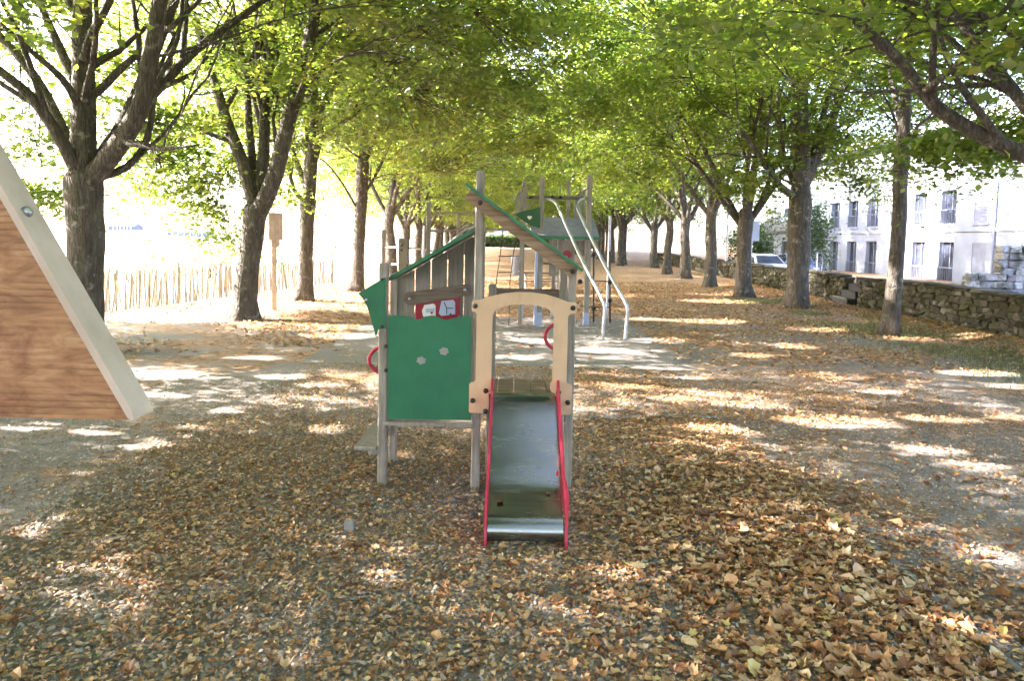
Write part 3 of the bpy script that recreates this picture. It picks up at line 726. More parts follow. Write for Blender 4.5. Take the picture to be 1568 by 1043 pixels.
B3 = gp(466, 461); Y3 = B3.y
T3 = photo_tree(13, B3, Y3, [(467, 461, 0), (468, 400, 0), (470, 340, 0), (472, 300, 0)], .225, .215, [
    ([(472, 315, 0), (478, 240, 0), (482, 180, .1), (478, 110, .2), (470, 40, .3)], .21, .09, 4),
    ([(470, 320, -.2), (450, 290, -.3), (440, 240, -.4), (430, 180, -.4)], .09, .03, 2),
    ([(482, 200, .1), (500, 150, .2), (525, 100, .2), (545, 50, .3)], .12, .04, 4),
    ([(484, 215, 0), (520, 190, -.3), (548, 160, -.5)], .05, .02, 3),
], (1.3, 0, 8.2, 7.1, 4.1, 5.4), 390, 165, 5.4, 3.4)
plant('avenue_tree', T3, B3, 'left row tree with a tall straight pale trunk just right of the thin signpost', group='trees of the avenue')

B4 = gp(546, 446); Y4 = B4.y
T4 = photo_tree(14, B4, Y4, [(546, 446, 0), (549, 380, 0), (553, 310, 0), (556, 240, 0)], .24, .20, [
    ([(556, 250, 0), (558, 180, 0), (556, 110, .1), (560, 40, .2)], .19, .07, 5),
    ([(552, 330, 0), (530, 290, -.3), (505, 255, -.6), (480, 235, -.8)], .05, .02, 2),
    ([(556, 300, 0), (580, 260, .2), (600, 215, .4)], .06, .02, 2),
    ([(557, 240, 0), (545, 200, .2), (520, 150, .4)], .08, .03, 3),
], (1.3, 0, 8.2, 7.1, 4.1, 5.4), 390, 165, 5.4, 3.4)
plant('avenue_tree', T4, B4, 'slender straight left row tree standing left of the playhouse green wing', group='trees of the avenue')

# right row: the slim mended tree, the big one beside the steps, and the tree out of frame whose limbs hang into view
BS = gp(1362, 514); YS = BS.y
TS = photo_tree(15, BS, YS, [(1362, 514, 0), (1370, 430, 0), (1377, 340, 0), (1378, 290, 0), (1382, 230, 0)], .17, .15, [
    ([(1381, 240, 0), (1385, 190, 0), (1388, 140, 0), (1396, 60, .2), (1400, -20, .3)], .15, .07, 3),
    ([(1384, 215, 0), (1408, 190, -.2), (1440, 175, -.4), (1480, 160, -.5)], .05, .02, 2),
    ([(1380, 215, 0), (1366, 170, .2), (1350, 140, .4), (1330, 90, .6)], .04, .015, 2),
    ([(1386, 250, 0), (1410, 225, .3), (1440, 195, .5)], .035, .015, 1),
], (0, 0, 9.2, 6.0, 4.0, 5.6), 300, 150, 5.8, 5.2, 1)
plant('avenue_tree', TS, BS, 'slim knotty tree at right standing in front of the pale building', group='trees of the avenue')

B5 = gp(1222, 471); Y5 = B5.y
T5 = photo_tree(16, B5, Y5, [(1221, 471, 0), (1222, 420, 0), (1224, 350, 0), (1226, 290, 0)], .33, .34, [
    ([(1226, 310, 0), (1228, 240, 0), (1228, 170, .1), (1230, 90, .2)], .34, .16, 5),
    ([(1212, 320, -.2), (1195, 285, -.4), (1170, 250, -.5), (1150, 220, -.6), (1125, 185, -.8)], .15, .05, 4),
    ([(1215, 300, .1), (1203, 250, .1), (1196, 200, .2), (1190, 140, .3)], .10, .04, 3),
    ([(1238, 300, .1), (1245, 240, .2), (1262, 170, .3), (1285, 100, .4)], .18, .06, 4),
], (0, 0, 9.2, 8.0, 4.1, 6.4), 430, 165, 5.2, 4.2, hang=[(1270, 205, 0), (1300, 235, .5), (1175, 250, -1), (1160, 290, 0), (1120, 280, 0)])
plant('avenue_tree', T5, B5, 'thickest tree of the right row, standing just left of the gap with steps', group='trees of the avenue')

B6 = Vector((9.6, 10.2, 0)); Y6 = 10.2
T6 = photo_tree(17, B6, Y6, [(1800, 610, 0), (1800, 500, 0), (1795, 400, 0), (1790, 330, 0)], .42, .38, [
    ([(1775, 350, -.2), (1680, 285, -.3), (1568, 236, -.3), (1500, 205, -.3), (1430, 160, -.3), (1385, 100, -.4), (1345, 62, -.6), (1310, 30, -.8)], .15, .05, 4),
    ([(1780, 330, 0), (1680, 240, .1), (1600, 190, .3), (1568, 160, .4), (1530, 110, .5), (1490, 60, .6), (1460, 20, .8)], .13, .06, 3),
    ([(1545, 135, .4), (1500, 100, .5), (1455, 60, .7), (1420, 30, .9)], .06, .03, 2),
    ([(1790, 340, .3), (1760, 200, .6), (1700, 60, 1.0), (1660, -60, 1.2)], .2, .08, 4),
    ([(1640, 130, .3), (1560, 60, .3), (1500, 22, .3), (1450, 30, .2)], .07, .03, 2),
], (-1.0, .5, 9.2, 7.2, 4.6, 6.0), 400, 165, 5.2, 4.5, hang=[(1440, 225, 3), (1465, 240, 3), (1520, 205, 3), (1560, 200, 2), (1500, 190, 2)])
plant('avenue_tree', T6, B6, 'tree at the right edge whose dark bare limbs hang in from above', group='trees of the avenue')

ORD = ['first', 'second', 'third', 'fourth', 'fifth', 'sixth', 'seventh', 'eighth', 'ninth', 'tenth', 'eleventh', 'twelfth']
rt = random.Random(5)
# left row goes on: bases read off the photograph as far as they can be told apart
left_px = [(598, 428), (620, 417), (640, 410)]
left = [gp(*p) for p in left_px]
Ls = [(p.x, p.y) for p in left]
while Ls[-1][1] < 150: Ls.append((-6.1 + rt.gauss(0, .15), Ls[-1][1] + (5.2 if Ls[-1][1] < 60 else 4.5) + rt.gauss(0, .2)))
for i, (x, y) in enumerate(Ls):
    far = i >= 8
    lab = 'far tree of the left row, one of the small trunks closing the avenue' if far else ORD[i + 4].capitalize().lower() + ' tree of the left row counted from the front, behind the playhouse'
    plant('avenue_tree', VAR[(i * 3 + 1) % 4], (x, y, 0), lab, rt.choice([0, math.pi]) + rt.gauss(0, .25), rt.uniform(.92, 1.06), 'far trees of the left row' if far else 'trees of the avenue')
right_px = [(1137, 455), (1086, 439), (1048, 427), (1021, 420), (1000, 411)]
Rs = [(p.x, p.y) for p in (gp(*q) for q in right_px)]
while Rs[-1][1] < 150: Rs.append((9.3 + rt.gauss(0, .15), Rs[-1][1] + (5.2 if Rs[-1][1] < 50 else 4.2) + rt.gauss(0, .2)))
rl = ['right row tree with a side limb, next beyond the thickest one', 'forked right row tree, second beyond the thickest one', 'right row tree third beyond the thickest, by the end of the mossy wall',
      'right row tree fourth beyond the thickest one, dark slim trunk', 'right row tree fifth beyond the thickest one, against white light'] + ['right row tree, ' + q + ' beyond the thickest one' for q in ('sixth', 'seventh', 'eighth', 'ninth')]
for i, (x, y) in enumerate(Rs):
    far = i >= 9
    plant('avenue_tree', VAR[(i + 2) % 4], (x, y, 0), 'far tree of the right row, one of the dark trunks crowded together' if far else rl[i], rt.choice([0, math.pi]) + rt.gauss(0, .25),
          rt.uniform(.92, 1.06), 'far trees of the right row' if far else 'trees of the avenue', zs=1.17)
OUT = ['left row, beside the near wooden board', 'left row, level with the viewer', 'right row, first before the dark limbs', 'left row, first behind the viewer', 'right row, level with the viewer', 'left row, second behind the viewer',
       'outer left, added for shade nearest the board', 'outer left, added for shade level with the viewer', 'outer left, added for shade beyond the thick pale tree', 'right row, first behind the viewer', 'right row, second behind the viewer', 'left row, third behind the viewer']
# trees beside and behind the camera; the outer left three are invented to cast shade
for i, (x, y) in enumerate([(-6.9, 6.2), (-7.0, .6), (9.3, 4.6), (-6.9, -5), (9.3, -1.0), (-7.2, -10.5), (-14.2, 8.2), (-14.4, 1.5), (-15.6, 14.4), (9.4, -6.8), (9.2, -12.5), (-6.8, -16)]):
    plant('avenue_tree', generic_tree(200 + i, .3, 3.3, 5, ncl=440, flecks_at=(x, y), low=(5.9, 4.7) if i == 0 else (5.0, 4.0)) if i < 2 else generic_tree(200 + i, .26, 3.0, 4, shape=(0, 0, 5.3, 6.2, 3.4, 3.0), ncl=200, flecks_at=(x, y), low=(4.0, 3.0)) if i in (6, 7, 8) else VAR[i % 4], (x, y, 0), 'tree outside the picture, ' + OUT[i], 0 if i < 2 or i in (6, 7, 8) else i * 1.3, 1.0, 'trees out of the picture')

# ------------------------------------------------------------------ the small playhouse with the slide
def bolt(p, r, parent, nrm=(0, -1, 0), mt='black', name='bolt'):
    mb = MB(); p = Vector(p); d = Vector(nrm)
    mb.tube([p, p + d * r * .35, p + d * r * .75, p + d * r * .95], [r, r, r * .8, r * .35], 10)
    return mb.build(name, M[mt], parent, True)
def post(x, y, z1, w, parent, z0=-.12, mt='post'):
    return MB().box(x - w / 2, x + w / 2, y - w / 2, y + w / 2, z0, z1, bev=.009).build('post', M[mt], parent)
def PX(pl, Y): return [(p.x, p.z) for p in (at(x, y, Y) for x, y in pl)]

ph = thing('playhouse', 'small wooden playhouse with green panel, beige arch and steel slide in the middle', 'playhouse', (0, 5.85, 0))
def L(o):
    """keep world placement under a parent that stands at the base"""
    o.location = -o.parent.location if o.parent is ph else o.location
    return o
YF, YR = 5.85, 6.50
for x, y, z1 in [(-1.015, YF, 1.79), (-.265, YF, 2.53), (.475, YF + .02, 1.78), (-1.035, YR, 1.68), (-.17, YR, 1.60), (.45, YR, 1.86)]:
    L(post(x, y, z1, .07, ph))
# roof over the slide bay, falling to the right
def slab(p, q, t):      # p,q: (x,z) of the top edge; t: thickness
    d = Vector((q[0] - p[0], q[1] - p[1])).normalized(); nn = Vector((d.y, -d.x))
    if nn.y > 0: nn = -nn
    return [p, q, (q[0] + nn.x * t, q[1] + nn.y * t), (p[0] + nn.x * t, p[1] + nn.y * t)]
rf = L(MB().prism(slab((-.365, 2.425), (.555, 1.775), .024), YF - .10, YR + .09).build('roof', M['greenedge'], ph))
a, b_ = Vector((-.335, 2.376)), Vector((.515, 1.775))
fc = MB().prism(slab(tuple(a), tuple(b_), .088), YF - .075, YF - .037).build('bargeboard', M['brownwood'], rf)
for bx, bz in ((-.262, 2.275), (.47, 1.755)): bolt((bx, YF - .076, bz), .020, rf)
# lower roof over the green bay, falling to the left
r2 = L(MB().prism(slab((-.302, 2.085), (-1.02, 1.655), .026), YF + .05, YR + .07).build('roof', M['greenedge'], ph))
# back wall of upright planks with gaps
edges = [-1.0, -.855, -.715, -.57, -.425, -.245]
for i in range(5):
    x0, x1 = edges[i] + (.006 if i else 0), edges[i + 1] - .004
    def rz_(x): return 2.085 - .027 + (x + .302) * (2.085 - 1.655) / (1.02 - .302) - .012
    L(MB().prism([(x0, .56), (x1, .56), (x1, min(rz_(x1), 2.05)), (x0, rz_(x0))], YR - .012, YR + .012).build('plank', M['plank'], ph))
rail = L(MB().prism(PX([(621, 449), (716, 435), (721, 449), (719, 452), (626, 468), (618, 461)], YR - .07), YR - .075, YR - .016).build('rail', M['darkwood'], ph))
for q in ((628, 458), (712, 444)): bolt(at(*q, YR - .075), .016, rail, mt='galv')
redp = L(MB().prism(PX([(636, 461), (704, 451), (704, 482), (694, 492), (636, 494)], YR - .05), YR - .05, YR - .034).build('picture_panel', M['crimson'], ph))
MB().prism(PX([(650, 467), (664, 465), (667, 468), (667, 484), (648, 485), (646, 476)], YR - .052), YR - .056, YR - .050).build('picture_window', M['white'], redp)
MB().prism(PX([(652, 473), (665, 472), (665, 478), (652, 479)], YR - .058), YR - .0585, YR - .0565).build('picture_blue', M['bluegrey'], redp)
o_ = at(661, 479, YR - .059); MB().tube([o_, o_ + Vector((0, -.004, 0))], .011, 12).build('picture_dot', M['red'], redp)
MB().prism(PX([(676, 461), (694, 459), (697, 463), (697, 481), (676, 484), (672, 480)], YR - .052), YR - .056, YR - .050).build('clock_face', M['bluegrey'], redp)
c0 = at(684, 472, YR - .058)
for q in ((680, 463), (694, 472), (684, 481)):
    e = at(*q, YR - .058); MB().tube([c0, e], .0035, 6).build('clock_hand', M['black'], redp)
o_ = at(690, 481, YR - .059); MB().tube([o_, o_ + Vector((0, -.004, 0))], .008, 10).build('picture_dot', M['black'], redp)
# green front panel with a wavy top
top = [(595, 483.5), (608, 483), (622, 484), (631, 487), (638, 490), (644, 488.5), (652, 484.5), (662, 483.5), (671, 485), (678, 488.5), (684, 490), (694, 487), (706, 485), (722, 484)]
pan = L(MB().prism(PX(top + [(721, 643), (594.5, 640.5)], YF - .035), YF - .052, YF - .036).build('front_panel', M['green'], ph))
for q in ((645, 552), (680, 538)):
    c = at(*q, YF - .053); pts = []
    for k in range(24):
        an = 2 * math.pi * k / 24; rr_ = .034 * (1 + .13 * math.cos(an * 6 + q[0])); pts.append((c.x + rr_ * math.cos(an) * 1.05, c.z + rr_ * .88 * math.sin(an)))
    MB().prism(pts, YF - .056, YF - .0522).build('flower_shape', M['stubgrey'], pan)
for q in ((587, 530), (587, 567)): bolt(at(q[0] + 4, q[1], YF - .053), .017, pan)
L(MB().box(-1.0, -.29, YF - .05, YR + .03, .492, .524, bev=.004).build('floor_board', M['plank'], ph))
# green wing left of the corner post
w = L(MB().prism(PX([(589, 425), (549, 449), (556, 457), (562, 468), (567, 482), (572, 500), (576, 515), (580, 503), (591, 503), (591, 427)], YF - .04), YF - .056, YF - .036).build('wing_panel', M['green'], ph))
bolt(at(585, 500, YF - .056), .014, w); bolt(at(585, 428, YF - .056), .011, w); bolt(at(561, 459, YF - .056), .013, w, mt='galv')
# step and the red climbing grips
st = L(MB().box(-1.235, -1.055, 5.80, 6.58, .285, .318, bev=.006).build('step', M['plank'], ph))
MB().box(-1.18, -1.055, 6.12, 6.17, .16, .285, bev=.004).build('bracket', M['plank'], st)
for cx, cz, cyy, sg, hh, ww in ((-1.07, .915, 6.43, -1, .125, .17), (.425, 1.155, 6.43, -1, .115, .125)):
    pts = [(cx + sg * ww * math.sin(t), cyy, cz + hh * math.cos(t)) for t in np.linspace(0, math.pi, 17)]
    L(MB().tube(pts, .016, 8).build('grip', M['red'], ph, True))
# deck
for i in range(5):
    x0 = -.235 + i * .136
    L(MB().box(x0, x0 + .130, YF + .03, YR + .04, .715, .752, bev=.004).build('deck_board', M['brownwood'], ph))
L(MB().box(-.14, .42, YR - .02, YR + .02, 1.49, 1.565, bev=.005).build('cross_beam', M['darkwood'], ph))
# arch
arch_poly = [(-.315, .615), (-.322, .63), (-.322, .845), (-.31, .858), (-.285, .862), (-.273, .88), (-.273, 1.405), (-.285, 1.42), (-.308, 1.425), (-.315, 1.44), (-.315, 1.495), (-.30, 1.512), (-.25, 1.515), (-.17, 1.545), (-.06, 1.572), (.05, 1.585), (.16, 1.584),
             (.27, 1.57), (.37, 1.54), (.44, 1.515), (.50, 1.512), (.513, 1.495), (.513, 1.44), (.50, 1.425), (.462, 1.418), (.447, 1.40), (.447, .88), (.457, .862), (.482, .857), (.492, .845), (.492, .63), (.482, .615),
             (.375, .615), (.362, .65), (.362, .78), (.325, .80), (.318, .82), (.318, .865), (.335, .885), (.335, 1.385), (.325, 1.425), (.28, 1.46), (.20, 1.482), (.10, 1.488), (0, 1.482), (-.08, 1.46), (-.135, 1.425), (-.148, 1.385),
             (-.148, .885), (-.128, .865), (-.128, .82), (-.138, .80), (-.165, .78), (-.165, .65), (-.178, .615)]
ar = L(MB().prism(arch_poly, YF - .062, YF - .040).build('arch_panel', M['beige'], ph))
for bx, bz in ((-.285, 1.468), (.482, 1.468), (-.292, .715), (.462, .715), (-.19, .795), (.385, .795), (-.19, .63)): bolt((bx, YF - .063, bz), .021, ar)
# slide: bent steel sheet, red side rails
prof = [(5.87, .768), (5.80, .772), (5.755, .762), (5.70, .725), (5.55, .61), (5.40, .49), (5.26, .375), (5.15, .292), (5.06, .24), (4.96, .208), (4.86, .185), (4.79, .168), (4.745, .15), (4.715, .115), (4.705, .07), (4.715, .03)]
sx0, sx1 = -.128, .368
vv = []; ff = []
for (yy, zz_) in prof: vv += [(sx0, yy, zz_), (sx1, yy, zz_)]
for (yy, zz_) in prof: vv += [(sx0, yy + .004, zz_ - .006), (sx1, yy + .004, zz_ - .006)]
kk = len(prof)
for i in range(kk - 1):
    ff += [(2 * i, 2 * i + 1, 2 * i + 3, 2 * i + 2), (2 * kk + 2 * i + 1, 2 * kk + 2 * i, 2 * kk + 2 * i + 2, 2 * kk + 2 * i + 3)]
sl_ = L(MB().add(vv, ff).build('slide', M['steel'], ph, True))
up = [(5.80, .895), (5.74, .885), (5.66, .815), (5.50, .69), (5.34, .565), (5.20, .46), (5.10, .395), (5.02, .36), (4.95, .335), (4.88, .30), (4.80, .25), (4.74, .20), (4.685, .14), (4.668, .05), (4.668, -.03)]
lowr = [(4.76, -.03), (4.78, .06), (4.86, .12), (5.02, .155), (5.14, .21), (5.30, .325), (5.50, .48), (5.70, .64), (5.80, .70)]
for s_, xa, xb in ((-1, sx0 - .019, sx0 - .002), (1, sx1 + .002, sx1 + .021)):
    vsx = up + lowr; n_ = len(vsx); vv = []
    for t_ in (0, 1):
        for (yy, zz_) in vsx:
            # the rails flare outward along the run-out
            o_ = (.004 if s_ < 0 else .022) * s_ * math.exp(-((yy - 4.86) / .16) ** 2)
            vv.append(((xa, xb)[t_] + o_, yy, zz_))
    ff = [tuple(range(n_)), tuple(range(2 * n_ - 1, n_ - 1, -1))] + [(i, i + n_, (i + 1) % n_ + n_, (i + 1) % n_) for i in range(n_)]
    MB().add(vv, ff).build('side_rail', M['red'], sl_)
bolt((.352, 5.10, .36), .018, sl_, (-1, 0, 0), 'red', 'knob')

# the short grey stub left of the slide
stb = gp(535, 815)
so = MB().box(-.030, .030, -.03, .03, -.1, .075, bev=.006).build('timber_stub', M['stubgrey'], None, False, (stb.x, stb.y, float(hz(stb.x, stb.y))))
tag(so, 'short square grey timber stub poking out of the leaves in front of the playhouse', 'stub')

# ------------------------------------------------------------------ the second playhouse, close on the left: only its gable corner shows
g2 = thing('playhouse', 'brown ribbed gable board with pale capping, close up at the left edge', 'playhouse', (-1.6, 1.45, 0))
YB = 1.40
def W(o):
    o.location = -g2.location if o.parent is g2 else o.location
    return o
bl = at(0, 639, YB); br = at(196, 643, YB); c_ = at(0, 305, YB)
slope = (br.z - c_.z) / (br.x - c_.x)
xl = -2.2; apex = Vector((-1.35, 0, c_.z + slope * (-1.35 - c_.x)))
zb = br.z
W(MB().prism([(-1.98, zb), (br.x, zb), (br.x - .006, zb + .012), (apex.x, apex.z), (-1.98, zb + .03)], YB, YB + .03).build('gable_panel', M['plywood'], g2))
d = Vector((br.x - apex.x, br.z - apex.z)).normalized(); nn = Vector((-d.y, d.x)); nn = nn if nn.y > 0 else -nn
def capquad(t0, t1): return [(apex.x + nn.x * t0, apex.z + nn.y * t0), (br.x + nn.x * t0, br.z + nn.y * t0), (br.x + nn.x * t1, br.z + nn.y * t1), (apex.x + nn.x * t1, apex.z + nn.y * t1)]
cq = capquad(.002, .016)
e0, e1 = Vector(cq[1]), Vector(cq[2])
poly = [cq[0], tuple(e0 - d * .004), tuple(e0 + nn * .003 + d * .004), tuple(e1 + d * .006 - nn * .004), tuple(e1 - d * .012), cq[3]]
cp = W(MB().prism(poly, YB - .002, YB + .072).build('cap_board', M['capboard'], g2))
bc = at(45, 322, YB + .028)
tt = (Vector((bc.x, bc.z)) - Vector((apex.x, apex.z))).dot(d); pb = Vector((apex.x, apex.z)) + d * tt + nn * .016
bolt((pb.x, YB + .028, pb.y), .011, cp, (nn.x, 0, nn.y), 'galv')
lq = [(apex.x, apex.z), (-1.98, zb + .03)]
W(MB().prism(slab((-1.98 - .02, zb + .03), (apex.x, apex.z + .004), .02)[:2] + [(apex.x, apex.z + .03), (-2.0, zb + .06)], YB - .002, YB + .072).build('cap_board', M['capboard'], g2))
for x in (-1.14, -1.9): W(post(x, YB + .075, zb + .12, .085, g2))
for x in (-1.14, -1.9): W(post(x, YB - 1.0, zb + .12, .085, g2))
W(MB().prism([(-1.98, zb), (-1.3, zb), (apex.x, apex.z), (-1.98, zb + .03)], YB - 1.03, YB - 1.0).build('gable_panel', M['plywood'], g2))
W(MB().box(-1.98, -1.06, YB - 1.0, YB + .05, .45, .49).build('floor_board', M['plank'], g2))

# ------------------------------------------------------------------ climbing tower with the sliding bars
ct = thing('climbing_tower', 'tall climbing tower of wooden posts with two silver sliding bars', 'climbing tower', (1.2, 17.4, 0))
def C_(o):
    if o.parent is ct: o.location = -ct.location
    return o
def px_post(px, y0, y1, Y, w, parent, mt='post', foot=True):
    a = at(px[0], y0, Y); z1 = at(px[1], y1, Y).z
    o = MB().box(a.x - w / 2, a.x + w / 2, Y - w / 2, Y + w / 2, -.1, z1, bev=.01).build('post', M[mt], parent)
    if foot: MB().box(a.x - w / 2 - .008, a.x + w / 2 + .008, Y - w / 2 - .008, Y + w / 2 + .008, -.1, .30, bev=.006).build('post_shoe', M['bluesteel'], o)
    return o
C_(px_post((825, 828), 500, 272, 17.2, .115, ct)); C_(px_post((897, 899), 497, 268, 17.35, .125, ct))
C_(px_post((866, 866), 470, 276, 19.0, .09, ct)); C_(px_post((798, 795), 490, 276, 18.9, .085, ct)); C_(px_post((930, 930), 470, 330, 19.2, .06, ct, 'galv', False))
C_(px_post((846, 846), 480, 330, 19.1, .10, ct))
# blue steel upright beside the near post
C_(MB().box(.52, .585, 17.12, 17.24, -.05, 1.75, bev=.01).build('steel_upright', M['bluesteel'], ct))
# small roof with green fascia, planks under it
rz0 = 2.04
rr_ = C_(MB().prism([(16.95, rz0), (18.3, rz0 + .48), (18.3, rz0 + .51), (16.95, rz0 + .03)], .42, 1.98, 0, 'x').build('roof', M['roofgrey'], ct))
MB().box(.41, 1.99, 16.925, 16.95, rz0 - .02, rz0 + .045, bev=.004).build('fascia', M['greenedge'], rr_)
for i, (x0, x1) in enumerate([(.86, 1.05), (1.06, 1.25), (1.27, 1.46)]):
    C_(MB().box(x0, x1, 17.42, 17.45, 1.15 + .07 * i, 2.0).build('plank', M['plank'], ct))
o_ = Vector((1.28, 17.40, 1.66)); C_(MB().tube([o_, o_ + Vector((0, .03, 0))], .10, 16).build('red_disc', M['crimson'], ct))
# deck and beam
for i in range(6): C_(MB().box(.6 + i * .19, .785 + i * .19, 17.3, 18.95, 1.42, 1.46).build('deck_board', M['brownwood'], ct))
C_(MB().tube([at(806, 302, 17.25), at(893, 303, 17.3)], .04, 8).build('top_bar', M['darkwood'], ct, True))
for x in (812, 846, 858): bolt(at(x, 302, 17.2), .045, ct).location = -ct.location
# green trapezoid with a heart
gt = C_(MB().prism(PX([(786, 327), (827, 317), (827, 349), (812, 345)], 17.12), 17.10, 17.125).build('side_panel', M['darkgreen'], ct))
hc = at(811, 333, 17.09); pts = []
for k in range(28):
    t = 2 * math.pi * k / 28; pts.append((hc.x + .0034 * 16 * math.sin(t) ** 3, hc.z + .0034 * (13 * math.cos(t) - 5 * math.cos(2 * t) - 2 * math.cos(3 * t) - math.cos(4 * t))))
MB().prism(pts, 17.09, 17.101).build('heart', M['white'], gt)
# hooped side rails with pickets
for pts_, pk, z0 in (([(788, 308), (793, 298), (802, 290), (815, 284)], [(791, 303), (796, 296), (800, 292), (805, 289)], 2.55), ([(879, 303), (887, 297), (894, 291), (900, 288)], [(881, 303), (885, 300), (889, 296), (894, 292)], 2.0)):
    hp = C_(MB().tube(resample([at(x, y, 18.6) for x, y in pts_], 3), .03, 8).build('hoop_rail', M['post'], ct, True))
    for x, y in pk:
        p = at(x, y, 18.6); MB().box(p.x - .03, p.x + .03, 18.585, 18.625, z0, p.z - .01).build('picket', M['plank'], hp)
C_(MB().tube([at(786, 328, 18.6), at(830, 318, 18.6)], .03, 7).build('rail', M['post'], ct, True))
C_(MB().tube([at(806, 320, 18.6), at(822, 303, 18.6)], .025, 7).build('brace', M['post'], ct, True))
# sliding bars
for pl in ([(834, 305, 17.25), (845, 306, 17.1), (853, 314, 16.95), (861, 332, 16.6), (893, 402, 15.6), (921, 456, 14.97), (926, 470, 14.9), (926, 480, 14.9), (924, 500, 14.9), (923, 522, 14.9)],
           [(897, 304, 17.35), (888, 306, 17.2), (884, 314, 17.0), (892, 336, 16.6), (927, 408, 15.6), (955, 458, 14.97), (960, 470, 14.9), (961, 480, 14.9), (959, 500, 14.9), (957, 522, 14.9)]):
    P = [at(x, y, Y) for x, y, Y in pl]; P[-1].z = -.05
    C_(MB().tube(resample(P, 3), .035, 10).build('sliding_bar', M['galv'], ct, True))
# rope uprights with black clamps to the right
for x, y0, y1, ks in ((909, 375, 492, (390, 472)), (934, 385, 497, (432, 460))):
    p0 = at(x, y0, 18.0); p1 = at(x, y1, 18.0); p1.z = -.02
    o = C_(MB().tube([p0, p1], .022, 7).build('rope_upright', M['rope'], ct, True))
    for k in ks:
        q = at(x, k, 18.0); MB().tube([q + Vector((0, 0, -.05)), q, q + Vector((0, 0, .05))], [.035, .065, .035], 8).build('clamp', M['black'], o, True)
for y in (430, 470): C_(MB().tube([at(899, y, 17.9), at(934, y + 1, 18.0)], .014, 6).build('rope', M['rope'], ct, True))
bolt(at(873, 425, 17.1), .075, ct).location = -ct.location; bolt(at(888, 431, 17.2), .06, ct).location = -ct.location

# ------------------------------------------------------------------ rope ladder in front of the tower
rl_ = thing('rope_ladder', 'rope ladder with a wooden rung, seen through the gap under the roof', 'rope ladder', (-.2, 17.0, 0))
def RL(o):
    if o.parent is rl_: o.location = -rl_.location
    return o
for pl in ([(770, 352), (766, 390), (760, 430), (758, 470), (757, 500)], [(792, 352), (786, 390), (781, 430), (780, 470), (779, 500)]):
    P = [at(x, y, 17.0) for x, y in pl]; P[-1].z = 0; RL(MB().tube(P, .012, 6).build('rope', M['rope'], rl_, True))
for y in (392, 417): RL(MB().tube([at(763, y, 17.0), at(785, y, 17.0)], .014, 6).build('rung', M['rope'], rl_, True))
RL(MB().box(*(lambda a, b: (a.x, b.x))(at(755, 440, 17), at(784, 440, 17)), 16.93, 17.07, .83, .87, bev=.008).build('seat', M['darkwood'], rl_))
RL(MB().tube([at(740, 352, 17.0), at(800, 350, 17.0)], .03, 8).build('top_bar', M['post'], rl_, True))
for x in (741, 799):
    a = at(x, 350, 17.0); RL(MB().box(a.x - .04, a.x + .04, 16.96, 17.04, -.05, a.z + .1).build('post', M['post'], rl_))

# ------------------------------------------------------------------ climbing frame behind the playhouse on the left
cf = thing('rope_climber', 'wooden climbing frame with curved steel bars rising behind the plank gable', 'climber', (-2.2, 20, 0))
def CFp(o):
    if o.parent is cf: o.location = -cf.location
    return o
CFp(px_post((655, 655), 440, 309, 20, .115, cf)); CFp(px_post((617, 617), 430, 365, 20.2, .24, cf, 'plank')); CFp(px_post((700, 700), 440, 325, 21.5, .08, cf)); CFp(px_post((587, 587), 430, 352, 21, .10, cf))
CFp(px_post((648, 648), 440, 345, 19.8, .05, cf, 'galv', False)); CFp(px_post((727, 727), 440, 318, 20.2, .11, cf))
for pl in ([(655, 327, 20), (690, 326, 20.1), (730, 327, 20.2)], [(655, 353, 20), (680, 354, 20), (705, 350, 20.1), (730, 345, 20.2)], [(588, 379, 21), (615, 379, 20.4), (640, 381, 20), (660, 384, 20), (672, 383, 19.9), (690, 370, 19.8), (712, 352, 19.8), (728, 347, 20.1)],
           [(600, 405, 20.4), (630, 405, 20.1), (655, 406, 20)]):
    CFp(MB().tube(resample([at(*q) for q in pl], 3), .03, 8).build('bar', M['galv'] if pl[0][1] > 370 else M['post'], cf, True))
for q in ((615, 375), (615, 383)): bolt(at(*q, 20.07), .03, cf).location = -cf.location

# ------------------------------------------------------------------ picnic bench, bins, far furniture
pb_ = gp(828, 446); bn = thing('picnic_table', 'brown plank picnic table with pale legs beyond the arch', 'picnic table', (pb_.x, pb_.y, 0))
for dy in (-.3, -.1, .1, .3): MB().box(-.9, .9, dy - .09, dy + .09, .70, .745, bev=.006).build('table_board', M['benchwood'], bn)
for dy in (-.72, .72): MB().box(-.9, .9, dy - .14, dy + .14, .42, .46, bev=.006).build('seat', M['benchwood'], bn)
for dx in (-.6, .6):
    MB().box(dx - .04, dx + .04, -.78, .78, .36, .42).build('cross_bar', M['galv'], bn)
    for s_ in (-1, 1): MB().tube([(dx, s_ * .62, -.02), (dx, s_ * .22, .70)], .035, 8).build('leg', M['galv'], bn)
def bin_(px, py, lab, h=1.0, r=.27):
    p = gp(px, py); t = thing('litter_bin', lab, 'bin', (p.x, p.y, 0))
    MB().tube([(0, 0, -.02), (0, 0, .1), (0, 0, h * .9), (0, 0, h)], [r * .85, r * .9, r, r * 1.04], 18).build('body', M['roofgrey'], t, True)
    MB().tube([(0, 0, h), (0, 0, h + .03)], [r * 1.07, r * 1.0], 18).build('lid', M['black'], t, True)
    return t
bin_(791, 421, 'dark grey litter bin far down the avenue beside a post', 1.05, .33)

